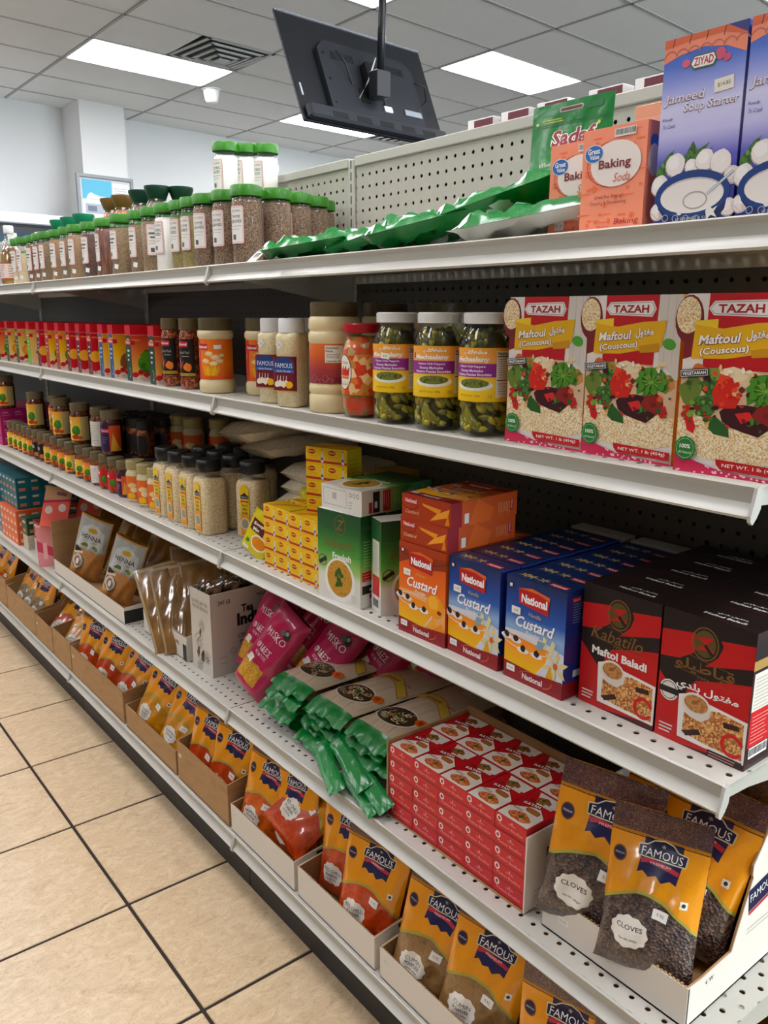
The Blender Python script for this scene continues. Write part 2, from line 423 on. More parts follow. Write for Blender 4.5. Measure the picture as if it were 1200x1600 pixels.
for q, h in vents.items():
    nm = 'square stepped ceiling air diffuser with dark slots beside the left light panel' if q[0] == 0 else 'dark ceiling air vent just right of the television lower edge'
    t = thing('air_vent', nm, 'air vent'); c = cg(q[0]+h+.25, q[1]+.5); ang = math.atan2(.1198, 1.2133)
    R = Matrix.Translation(c) @ Matrix.Rotation(ang, 4, 'Z'); dk = M('2a2a2a', .8); wh = M('b0b0ac', .5)
    MB().box(-.30, -.30, .002, .30, .30, .012, dk, mx=R).build('backing', t)
    for k, s in enumerate((.295, .23, .165, .10)):
        mb = MB(); wd = .03 if k == 0 else .022; z0 = -.002-.012*k if k else -.002; 
        for (x0, y0, x1, y1) in ((-s, -s, s, -s+wd), (-s, s-wd, s, s), (-s, -s, -s+wd, s), (s-wd, -s, s, s)): mb.box(x0, y0, z0, x1, y1, z0+.01, wh, mx=R)
        mb.build('louver_ring', t)
    MB().box(-.05, -.05, -.05, .05, .05, -.04, wh, .004, mx=R).build('centre_plate', t)
# walls
def wall(name, pts, z0, z1, m=wallm): return struct(MB().prism(pts, 2, z0, z1, m).build(name))
def bwy(x): return 8.667+(x-2.37)*.1284
wall('wall_back', [(-5, bwy(-5)), (10, bwy(10)), (10, bwy(10)+.1), (-5, bwy(-5)+.1)], 0, HC+.03)
wall('wall_left', [(-5.1, -4.1), (-5, -4.1), (-5, 9), (-5.1, 9)], 0, HC+.03)
wall('wall_right', [(10, -4.1), (10.1, -4.1), (10.1, 9.8), (10, 9.8)], 0, HC+.03)
wf = MB().box(-5, -4.1, 0, 10, -4, .7, wallm).box(-5, -4.1, 2.8, 10, -4, HC+.03, wallm).box(-5, -4.1, .7, 1.5, -4, 2.8, wallm).box(8.9, -4.1, .7, 10, -4, 2.8, wallm)
struct(wf.build('wall_front'))
wi = MB(); fm = M('3a3d40', .4, .5)
for k in range(6): wi.box(1.5+k*1.48-.03, -4.08, .7, 1.5+k*1.48+.03, -4.02, 2.8, fm)
wi.box(1.5, -4.08, .7, 8.9, -4.02, .76, fm).box(1.5, -4.08, 2.74, 8.9, -4.02, 2.8, fm)
wo = struct(wi.build('added_window_1'))  # unseen window, added as an opening for the fill light
MB().box(1.5, -4.052, .76, 8.9, -4.048, 2.74, clear('added_window_glass', 'f4f8f8', .02, 0)).build('added_window_pane', wo)
pil = struct(MB().prism([(2.95, 8.29), (3.405, 8.35), (3.40, 8.84), (2.945, 8.78)], 2, 0, HC+.03, M('dededc', .8, bump=.05, bscale=120)).build('pillar'))
pil.name = 'trim_1'
# floor: dark grout bed with ceramic tiles
T = .4051; TX, TY = .6019, 1.3651
fl = struct(MB().box(-5, -4, -.05, 10, 9.8, -.003, M('2c221a', .9)).build('floor'))
def floor_mat():
    m, nt, b = newmat('beige_ceramic'); L = nt.links
    g = nt.nodes.new('ShaderNodeNewGeometry')
    mp = nt.nodes.new('ShaderNodeMapping'); mp.inputs['Scale'].default_value = (1.0, 1.6, 1); L.new(g.outputs['Position'], mp.inputs[0])
    n = nt.nodes.new('ShaderNodeTexNoise'); n.inputs['Scale'].default_value = 20; n.inputs['Detail'].default_value = 9; n.inputs['Roughness'].default_value = .72; n.inputs['Distortion'].default_value = 1.2
    L.new(mp.outputs[0], n.inputs['Vector'])
    r = ramp(nt, n.outputs['Fac'], [(.3, 'b9a184'), (.42, 'c9b294'), (.5, 'cfb99a'), (.58, 'd6c1a4'), (.72, 'dfccb0')])
    n2 = nt.nodes.new('ShaderNodeTexNoise'); n2.inputs['Scale'].default_value = 70; n2.inputs['Detail'].default_value = 4; n2.inputs['Distortion'].default_value = 2
    L.new(mp.outputs[0], n2.inputs['Vector']); r2 = ramp(nt, n2.outputs['Fac'], [(.36, 'b4926e'), (.44, 'ffffff')])
    x = nt.nodes.new('ShaderNodeMix'); x.data_type = 'RGBA'; x.blend_type = 'MULTIPLY'; x.inputs[0].default_value = .28
    L.new(r.outputs[0], x.inputs[6]); L.new(r2.outputs[0], x.inputs[7]); L.new(x.outputs[2], b.inputs['Base Color'])
    b.inputs['Roughness'].default_value = .28
    q = nt.nodes.new('ShaderNodeBump'); q.inputs['Strength'].default_value = .12; q.inputs['Distance'].default_value = .003
    L.new(n2.outputs['Fac'], q.inputs['Height']); L.new(q.outputs[0], b.inputs['Normal'])
    return m
ft = MB().box(.0042, .0042, -.008, T-.0042, T-.0042, 0, floor_mat(), .0015).build('floor_tile', fl)
first = True
for i in range(-7, 3):
    for j in range(-6, 16):
        if first: o = ft; first = False
        else: o = bpy.data.objects.new('floor_tile', ft.data); COL.objects.link(o); o.parent = fl
        o.location = (TX+T*(i-1)+.0, TY+T*j, 0)
# ---------------------------------------------------------------- gondola shelving
paint = 'b4b2a8'
steel = M(paint, .42); lipm = M('b8b6ae', .35); dark = M('15161a', .5)
deckm = holed('perforated_deck', 'cbc8c0', 0, 1, .0254, .0254, .0042, oa=-.0243+.0127, ob=0, stag=True)
# the deck rows run along y; stagger shifts every other row
def deck_mat():
    m = holed('deck_holes', 'bfbcb4', 1, 0, .0254, .0254, .0040, oa=.0, ob=-.0115, stag=True); return m
deckm = deck_mat()
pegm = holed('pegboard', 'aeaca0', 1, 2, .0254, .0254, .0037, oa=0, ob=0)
peg_shaded = holed('pegboard_shaded', '52514b', 1, 2, .0254, .0254, .0037, oa=0, ob=0)  # same board, darkened to put under-shelf shade into its colour
pegd = M('3a3a36', .6)
LEVELS = [Z1, Z2, Z3, Z4]
def lip_profile():
    return [(.001, .001), (-.002, -.001), (.0015, -.006), (.004, -.013), (.001, -.022), (-.006, -.029), (-.0095, -.0315), (-.008, -.0345), (-.005, -.034), (.002, -.027), (.007, -.015), (.006, -.003)]
def bay(y0, label, levels=LEVELS):
    t = thing('shelving_bay', label, 'shelving', (.833, y0, 0), group=None)
    B = BAY
    for z in levels+[Z5]:
        s = MB()
        s.box(0, .0015, z-.0015, .366, B-.0015, z, deckm)
        s.box(.001, .0015, z-.030, .003, B-.0015, z-.0015, steel); s.box(.364, .0015, z-.03, .366, B-.0015, z-.0015, steel)
        s.box(.12, .01, z-.018, .15, B-.01, z-.0016, steel); s.box(.24, .01, z-.018, .27, B-.01, z-.0016, steel)
        so = s.build('shelf', t)
        p = [(a-.001, z+b) for a, b in lip_profile()]
        k = MB()
        # price channel: outline in xz extruded along y
        k.prism([(a, b) for a, b in p], 1, .002, B-.002, lipm); k.build('price_channel', so, smooth=40)
        for ys in (.0005, B-.0045):
            e = MB(); q = [(.004, z+.001), (-.004, z-.001), (-.008, z-.016), (-.013, z-.030), (-.013, z-.036), (-.008, z-.040), (-.001, z-.034), (.006, z-.024), (.008, z-.006)]
            e.prism(q, 1, ys, ys+.004, lipm); e.build('channel_end', so)
        if z != Z5:
            for ys in (.006, B-.009):
                MB().prism([(.006, z-.002), (.366, z-.002), (.366, z-.085), (.30, z-.07), (.06, z-.026), (.006, z-.022)], 1, ys, ys+.003, steel).build('bracket', so)
    MB().box(.036, .001, .0, .05, B-.001, Z5-.030, dark, .002).build('kick_plate', t)
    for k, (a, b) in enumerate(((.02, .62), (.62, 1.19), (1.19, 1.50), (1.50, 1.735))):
        MB().box(.371, .014, a+.001, .3725, B-.014, b-.001, pegm if k == 3 else peg_shaded).build('back_panel', t)
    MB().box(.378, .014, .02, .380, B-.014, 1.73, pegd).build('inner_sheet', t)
    MB().box(.366, .012, 1.735, .405, B-.012, 1.756, steel, .002).build('top_cap', t)
    if y0 == YE: ups = (0, B)
    else: ups = (B,)
    for u in ups:
        un = MB().box(.366, u-.012, 0, .405, u+.012, 1.752, steel, .002).build('upright', t)
        sl = MB()
        for k in range(68):
            for sd in ((-.0015,) if u else (-.0015,)): sl.box(.3655, u-.0015, .03+k*.0254, .3665, u+.0015, .048+k*.0254, M('141414', .9))
        sl.build('slot_row', un)
    return t
for k, s in enumerate(('nearest', 'second', 'third', 'farthest')):
    bay(YE+k*BAY, '%s grey metal gondola shelving bay with perforated shelves and pegboard back' % s)
# far side shelf of the same gondola, carrying the cartons that show above the back panel
fs = thing('far_shelf', 'rear aisle shelf mounted behind the pegboard of the shelving run', 'shelving', (1.24, YE, 0))
MB().box(0, 0, Z1-.03, .36, BAY*2, Z1, steel).build('shelf', fs)
MB().box(0, 0, 0, .36, BAY*2, .15, steel).build('base_shelf', fs)
MB().box(.0, 0, .15, .012, BAY*2, Z1-.03, pegd).build('back_panel', fs)
# unseen shelving run with plain cartons, added to cut bounce light into the shelves
of = thing('added_opposite_shelving', 'unseen shelving run added across the aisle to cut stray light', 'shelving', (-1.20, -2.6, 0))
for z in (.16, .5, .86, 1.2, 1.5): MB().box(0, 0, z-.03, .4, 6.6, z, steel).build('shelf', of)
MB().box(-.02, 0, 0, 0, 6.6, 1.8, pegd).build('back_panel', of)
MB().box(.36, 0, 0, .37, 6.6, .13, dark).build('kick_plate', of)
RO = random.Random(7)
for z, h in ((.16, .26), (.5, .27), (.86, .26), (1.2, .22), (1.5, .2)):
    for k in range(10):
        cc = RO.choice(('6a2a22', '24405c', '5a4a2c', '3a4a30', '7a5a2a', '3c2c3c')); o = MB().box(0, 0, 0, .3, .58, h*RO.uniform(.8, 1), M(cc, .5), .002).build('added_stock_carton')
        o.location = (-1.15, -2.55+k*.655, z); tag(o, 'plain carton on the added shelving across the aisle, out of view', 'box', 'stock on the added shelving')
# ---------------------------------------------------------------- wall things, cooler, television, detector
t = thing('notice_frame', 'grey framed notice board with blue poster on the white pillar', 'notice board', (3.145, 8.30, 2.10), .13)
MB().box(-.27, -.012, 0, .27, -.002, .56, M('cfd2d4', .6)).build('backing', t)
f = MB()
for a in ((-.29, -.03, -.02, -.26, 0, .58), (.26, -.03, -.02, .29, 0, .58), (-.26, -.03, -.02, .26, 0, .012), (-.26, -.03, .55, .26, 0, .58)): f.box(*a, M('8e9294', .4, .3), .002)
f.build('frame', t)
a = Art(); a.rect(-235, 360, 300, 175, '5fb0c9').rect(-235, 20, 300, 335, 'e9edf2').rect(75, 40, 170, 480, 'f0f1f4'); a.up(); a.rect(-215, 230, 260, 90, 'a7acb8').lines(-215, 60, 250, 140, 6, 'b8bcc6', wd=8).lines(90, 300, 140, 190, 9, 'a9adb8', wd=7)
a.up(); a.poly([(-180, 400), (-150, 420), (-120, 405), (-60, 390), (60, 385), (60, 362), (-200, 362)], 'eef3f6').rect(-190, 250, 90, 50, '6d7280')
a.build('papers', t, lambda u, v, e: (u, -.013-e, v))
t = thing('reach_in_cooler', 'dark glass drinks cooler with white header along the back wall', 'cooler', (-1.6, 7.3, 0), .13)
MB().box(0, .03, 0, 4.2, .8, 2.15, M('3b4248', .5)).build('cabinet', t)
MB().box(-.02, -.02, 2.15, 4.22, .8, 2.24, M('d9dde3', .35), .01).build('header', t)
for k in range(5):
    x = .27+k*.785
    dr = MB().box(x, 0, .15, x+.77, .028, 2.13, M('17191c', .3), .004).build('door', t)
    MB().box(x+.05, -.004, .22, x+.72, -.001, 2.08, M('2f4250', .12)).build('glass_pane', dr)
    MB().tube([(x+.74, -.05, .9), (x+.74, -.05, 1.4)], .011, M('c8ccd0', .3, .8)).build('handle', dr)
cm = thing('ceiling_camera', 'small white cup-shaped ceiling camera beside the light panel', 'camera', (3.74, 7.19, HC))
MB().lathe([(0, 0), (.085, 0), (.085, -.012), (.07, -.014)], M('e4e4e2', .5)).build('base', cm)
MB().lathe([(.07, -.012), (.066, -.05), (.055, -.10), (.045, -.115), (0, -.118)], M('f2f2f0', .4)).build('dome_housing', cm)
# television seen from behind, on a ceiling pole
tv = thing('hanging_television', 'large black flat television seen from behind on its ceiling pole', 'television', (2.71, 3.58, 2.52))
Rv = Matrix.Rotation(.095, 4, 'Z') @ Matrix.Rotation(-.40, 4, 'X')
blk = M('16181d', .38); blk2 = M('1d2026', .5)
MB().box(-.475, .0, -.275, .475, .018, .275, blk, .004, mx=Rv).build('screen_panel', tv)
MB().box(-.472, -.006, .262, .472, .0, .272, M('c9ccd2', .25, .7), mx=Rv).build('edge_trim', tv)
b = MB()
b.prism([(-.30, -.20), (.33, -.20), (.33, .10), (.28, .15), (-.25, .15), (-.30, .10)], 1, -.028, 0, blk2)
for v in b.bm.verts: v.co = Rv @ v.co
b.build('back_cover', tv)
MB().box(-.46, -.045, -.275, .46, -.0, -.205, M('22252c', .45), .01, mx=Rv).build('lower_housing', tv)
v = MB()
for r in range(2):
    for k in range(12): v.box(-.22+k*.012+r*.34, -.0295, .06, -.215+k*.012+r*.34, -.028, .10, M('0a0a0b', .8), mx=Rv)
for k in range(5): v.box(-.33+k*.15, -.0465, -.262, -.24+k*.15, -.045, -.235, M('0a0a0b', .8), mx=Rv)
v.build('vent_slots', tv)['kind'] = 'stuff'
MB().box(-.10, -.032, -.14, -.04, -.029, -.07, M('050506', .6), mx=Rv).build('port_recess', tv)
MB().box(.19, -.034, -.16, .31, -.029, -.13, M('8f949b', .5), mx=Rv).build('port_strip', tv)
MB().box(.045, -.032, -.165, .10, -.0295, -.135, M('e9edf3', .5), .004, mx=Rv).build('sticker', tv)
MB().box(-.45, -.003, -.15, -.44, .001, -.09, M('b9bdc4', .5), .001, mx=Rv).build('small_label', tv)
s = MB()
for (x, z) in ((-.27, .08), (-.27, -.05), (-.27, -.17), (.24, .08), (-.40, -.19), (-.36, -.22), (0, -.225), (.2, -.22), (.43, -.25), (-.45, -.26)): s.box(x-.005, -.031 if abs(x) < .3 else -.004, z-.005, x+.005, -.027 if abs(x) < .3 else .001, z+.005, M('050505', .4), mx=Rv)
s.build('screws', tv)['kind'] = 'stuff'
MB().box(-.05, -.075, -.10, .06, -.028, .06, M('0c0d0f', .5), .006, mx=Rv).build('mount_plate', tv)
MB().tube([(-.02, -.14, -.04), (.0, -.13, .3), (.012, -.12, .81)], .019, M('14161a', .35, .3), 12).build('ceiling_pole', tv)
MB().box(-.06, -.17, -.10, .02, -.10, .02, M('1a1d22', .4), .004).build('pole_bracket', tv)
MB().tube([(-.03, -.12, .08), (-.06, -.10, -.02), (-.10, -.08, -.10), (-.12, -.06, -.16)], .004, M('cfd3d8', .4), 6).build('white_cable', tv)['label'] = 'thin pale cable'
MB().tube([(-.22, -.05, .10), (-.17, -.06, .05), (-.13, -.06, -.03), (-.10, -.05, -.12)], .004, M('0a0a0a', .5), 6).build('cable', tv)
MB().tube([(.02, -.10, -.06), (.10, -.05, -.14), (.20, -.06, -.12), (.30, -.04, -.10), (.36, -.04, -.04), (.34, -.05, .02), (.27, -.05, .03)], .004, M('0a0a0a', .5), 6).build('cable', tv)
# ---------------------------------------------------------------- shared food materials
couscous = mottle('couscous', ['eedcb0', 'f7eed4', 'e2c898', 'd4a874', 'f4e6c2'], 700)
grains = mottle('grains', ['c98a4d', 'd9a566', 'b06f38', 'e6bd84', '9b5a2c'], 420)
leafm = mottle('leafg', ['2f5a22', '4a7a2e', '1f4218', '6a9a3c'], 90, kind='n')
thyme = mottle('thyme', ['664c38', '84684c', '4a3426', 'a08464', '584030'], 650, .7)
herbbr = mottle('herbbr', ['7c6244', '8e7654', '664e36', '9c8864'], 650, .7)
citric = M('f8f6ee', .6); olivep = mottle('olivep', ['8c7c44', '968a54'], 200, .7); brownp = mottle('brownp', ['7e5438', '8c6448'], 200, .7); tanp = mottle('tanp', ['a08260', '947650'], 200, .7); creamp = mottle('creamp', ['ecdcb8', 'e4d2aa'], 200, .7); darkp = mottle('darkp', ['4a2f24', '5f3d2e'], 200, .7)
cinn = mottle('cinnamon', ['5a3322', '7b4a32', '44251a', '8f5c40'], 18, .6, kind='n', stretch=(6, 6, .5))
sesame = mottle('sesame', ['ecd6a8', 'f4e6c2', 'dcc090', 'f6e8c6', 'cdae7c'], 700, .55)
plast = clear('clear_plastic'); glass = clear('clear_glass', 'f4f6f0', .03, .01)
film = clear('clear_film', 'f6f6f2', .12, .06)
gl = M('377c1a', .35, bump=.1, bscale=300)
def AR(*c): return ''.join(map(chr, c))
AR_MAFTOUL = AR(0xFEDD, 0xFEEE, 0xFE98, 0xFED4, 0xFEE3); AR_BALADI = AR(0xFEF1, 0xFEAA, 0xFEE0, 0xFE91); AR_MECH = AR(0xFEF2, 0xFEE7, 0xFEFC, 0xFECC, 0xFEB8, 0xFEE3)
AR_SPAG = AR(0xFEF2, 0xFE98, 0xFEF4, 0xFECF, 0xFE8E, 0xFE92, 0xFEB3)
AR_KAB = AR(0xFEEE, 0xFEE0, 0xFEF4, 0xFEC3, 0xFE8E, 0xFE92, 0xFED7)
# ---------------------------------------------------------------- jars
def spice_jar(name, label, content, lines, fill=.125, R=.032, H=.157, lid=gl, sticker=True):
    t = thing(name, label, 'jar')
    MB().lathe([(0, .001), (R-.003, .001), (R-.0015, .004), (R-.0015, fill), (R-.006, fill+.003), (0, fill+.004)], content if not isinstance(content, str) else M(content, .6), 22).build('contents', t)
    MB().lathe([(R-.003, 0), (R, .004), (R, H-.034), (R-.002, H-.028), (R-.004, H-.024), (R-.004, H-.018)], plast, 22).build('clear_body', t, norm=False)
    MB().lathe([(R-.001, H-.022), (R+.001, H-.021), (R+.001, H-.003), (R-.001, H), (R-.006, H), (R-.007, H-.0015), (0, H-.0015)], lid, 28).build('lid', t, smooth=40)
    a = Art(); a.rect(-19, 42, 38, 74, 'd98a80', r=4); a.up(); a.rect(-18, 43, 36, 72, 'f3f0ea', r=3.5); a.up(); a.ring(0, 79, 16.5, 34, .01, 'd98a80') if 0 else a.rect(-16, 45, 32, .7, 'd98a80').rect(-16, 112.3, 32, .7, 'd98a80').rect(-16.6, 45, .7, 68, 'd98a80').rect(16, 45, .7, 68, 'd98a80')
    a.txt('THE HERBS', 0, 106, 4.5, '8d8d8d', w=27)
    if lines:
        for k, s in enumerate(lines): a.txt(s, 0, 95-k*9, 6, '4c4a48', w=24 if len(s) < 6 else 29, bold=.01)
    else: a.rect(-12, 92, 24, 4.5, '6a6866').rect(-9, 83, 18, 4, '6a6866')
    a.rect(-14, 76, 28, 1, 'a5a3a0').rect(-14, 70, 24, 1, 'b5b3b0').rect(-9, 50, 9, 10, '5a5856')
    if sticker: a.rect(6, 18, 13, 12, 'f7f6f2', rot=-12)
    a.build('label', t, F_cyl(R+.0002), 6)
    return t
J = {}
J['thyme'] = spice_jar('spice_jar', 'x', thyme, ['THYME', 'LEAVES'], .128, sticker=False)
J['citric'] = spice_jar('spice_jar', 'x', citric, ['CITRIC', 'ACID'], .122, sticker=False)
J['olive'] = spice_jar('spice_jar', 'x', olivep, ['THYME', 'CUBES'], .115, sticker=False)
J['brown'] = spice_jar('spice_jar', 'x', brownp, None, .12)
J['tan'] = spice_jar('spice_jar', 'x', tanp, None, .125)
J['herb'] = spice_jar('spice_jar', 'x', herbbr, None, .12)
J['cream'] = spice_jar('spice_jar', 'x', creamp, None, .10)
J['dark'] = spice_jar('spice_jar', 'x', darkp, None, .12)
J['cinn'] = spice_jar('spice_jar', 'x', cinn, None, .127)
row1 = [('thyme', 1.596, 'large brown thyme leaves jar at the near end of the front row'), ('thyme', 1.688, 'thyme leaves jar second from the near end, front row'), ('thyme', 1.765, 'thyme leaves jar with its whole label showing, left of the shelf joint'), ('olive', 1.835, 'olive green powder jar under a bright green lid, right of its twin'), ('olive', 1.90, 'olive green powder jar between another olive one and white citric acid'), ('citric', 1.972, 'white citric acid jar in the front row'), ('herb', 2.063, 'wide herb jar with label turned right, under dark green caps'), ('herb', 2.150, 'herb jar with narrow label and price sticker, left of wide herb jar'), ('herb', 2.262, 'grey-brown herb jar just right of the cinnamon sticks jar'), ('cinn', 2.385, 'jar of reddish brown cinnamon sticks with green lid'), ('dark', 2.505, 'dark spice jar with slanted price sticker, left of cinnamon'), ('tan', 2.60, 'tan powder jar left of the dark spice jar'), ('herb', 2.69, 'small herb jar under the teal caps'), ('tan', 2.795, 'wide tan spice jar with blank side facing out, under teal caps'), ('herb', 2.885, 'herb jar left of the wide tan one'), ('brown', 2.965, 'brown powder jar with double label, fourth from the far end'), ('brown', 3.05, 'reddish brown powder jar with label facing out, near the oil bottle'), ('cream', 3.14, 'cream powder jar second from the oil bottle'), ('cream', 3.225, 'cream powder jar beside the golden oil bottle')]
for k, (kind, y, lb) in enumerate(row1):
    rot = AISLE+{'thyme': .25, 'herb': .1}.get(kind, .15)
    if y == 2.063: rot = AISLE+1.1
    if y == 1.765: rot = AISLE+.35
    if kind == 'cinn': rot = AISLE-.1
    put(J[kind], (.900+.004*math.sin(k*2.1), y, Z1), rot, lb, 'green-lidded spice jars on the top shelf')
for k, (x, y) in enumerate(((.972, 1.60), (1.042, 1.628), (1.105, 1.655), (1.155, 1.70))):
    put(J['thyme'], (x, y, Z1), AISLE-.5+(.6 if k == 1 else 0), 'brown thyme jar, %s going back from the large front thyme jar' % ORD[k], 'green-lidded spice jars on the top shelf')
n = 0
for k in range(10):
    for x in (.985, 1.07):
        y = 1.70+k*.087+(x-.98)*.4
        if x > 1.0 and k == 0: y += .03
        n += 1; put(J[('thyme', 'citric', 'olive', 'herb')[(k+int(x*10)) % 4]], (x, y, Z1), AISLE, 'green-lidded jar hidden behind the front row on the top shelf', 'rear green-lidded spice jars')
for k, (x, y, lb) in enumerate(((1.065, 1.985, 'left one of the three white citric acid jars stacked on other jars'), (1.115, 1.975, 'middle, tallest-looking white citric acid jar of the stacked three'), (1.155, 1.945, 'right one of the three white citric acid jars stacked on other jars'))):
    put(J['citric'], (x, y, Z1+.157), AISLE+.2, lb, 'stacked citric acid jars')
    put(J['thyme'], (x, y, Z1), AISLE, 'green-lidded jar hidden behind the front row on the top shelf', 'rear green-lidded spice jars')
# bulb jars with flared caps on the second tier
def bulb_jar(name, lab, cap, cont, R=.034, H=.080):
    t = thing(name, lab, 'jar')
    MB().lathe([(0, .001), (R-.003, .002), (R-.001, .012), (R-.004, .026), (R*.6, .040), (0, .042)], cont, 18).build('contents', t)
    MB().lathe([(R-.003, 0), (R, .008), (R-.001, .026), (R*.72, .044), (R*.62, H-.03)], plast, 18).build('clear_body', t, norm=False)
    MB().lathe([(R*.66, H-.036), (R*.70, H-.034), (R*1.02, H-.006), (R*1.0, H), (R*.9, H), (R*.88, H-.004), (0, H-.004)], cap, 12).build('flared_cap', t, smooth=50)
    a = Art(); a.rect(-12, 10, 24, 14, 'efece6'); a.build('label', t, F_cyl(R+.0004), 6); return t
dkc = M('123b2c', .35); gdc = M('7d6234', .35, .2); tlc = M('13805e', .35)
bd = bulb_jar('bulb_jar', 'x', dkc, mottle('bark', ['6b4a3c', '54362b', '8b6a58'], 120, .6)); bg_ = bulb_jar('bulb_jar', 'x', gdc, mottle('orangeb', ['a5714a', '8a5434', 'c08a5c'], 120, .6)); bt = bulb_jar('bulb_jar', 'x', tlc, M('8d8f92', .5))
for k, (x, y, lb) in enumerate(((1.0, 2.26, 'dark green capped bulb jar standing on the herb jars, middle'), (1.0, 2.37, 'dark green capped bulb jar, left of the middle one'), (1.06, 2.24, 'dark green capped bulb jar half hidden at the right'))): put(bd, (x, y, Z1+.157), AISLE, lb, 'dark green capped bulb jars')
for k, (x, y, lb) in enumerate(((1.0, 2.50, 'gold capped bulb jar beside the dark green caps'), (1.0, 2.59, 'gold capped bulb jar in front of the notice board'))): put(bg_, (x, y, Z1+.157), AISLE, lb, 'gold capped bulb jars')
for k, (x, y) in enumerate(((.985, 2.80), (.985, 2.92), (.985, 3.03))):
    put(bt, (x, y, Z1+.13), AISLE, 'teal capped bulb jar, %s from the right, left end of top shelf' % ORD[k], 'teal capped bulb jars')
for k in range(10): put(J['tan' if k % 2 else 'brown'], (.985, 2.68+k*.085, Z1), AISLE, 'green-lidded jar hidden behind the front row on the top shelf', 'rear green-lidded spice jars', scale=(1, 1, .83))
# oil bottles
def oil_bottle(lab, liquid, R=.04, H=.21):
    t = thing('oil_bottle', lab, 'bottle')
    MB().lathe([(0, .001), (R-.003, .002), (R-.001, .01), (R-.001, .11), (R*.5, H-.07), (0, H-.069)], liquid, 20).build('contents', t)
    MB().lathe([(R-.003, 0), (R, .008), (R, .115), (R*.8, .14), (R*.42, H-.045), (R*.36, H-.022)], plast, 20).build('clear_body', t, norm=False)
    MB().lathe([(R*.42, H-.028), (R*.44, H-.026), (R*.44, H-.002), (R*.4, H), (0, H)], M('eeeeec', .4), 16).build('cap', t, smooth=40)
    a = Art(); a.rect(-50, 22, 100, 58, 'f0ddd4'); a.up(); a.rect(-50, 22, 100, 4, 'b8503a').rect(-50, 76, 100, 4, 'b8503a').lines(-30, 30, 40, 44, 6, '8a6a5c', wd=2).lines(20, 30, 26, 44, 5, '9a8a7c', wd=2)
    a.build('label', t, F_cyl(R+.0003), 6); return t
ob = oil_bottle('golden oil bottle with white cap at the left end of top shelf', mottle('oil', ['8a6a14', '5c3a10', 'a58420'], 14, .15, kind='n', coat=1))
put(ob, (.895, 3.33, Z1), AISLE+.5)
put(ob, (1.06, 3.52, Z1), AISLE, 'oil bottle behind, only its white cap above the jars'); put(ob, (.985, 3.62, Z1), AISLE, 'dark oil bottle behind the golden one at the left edge')
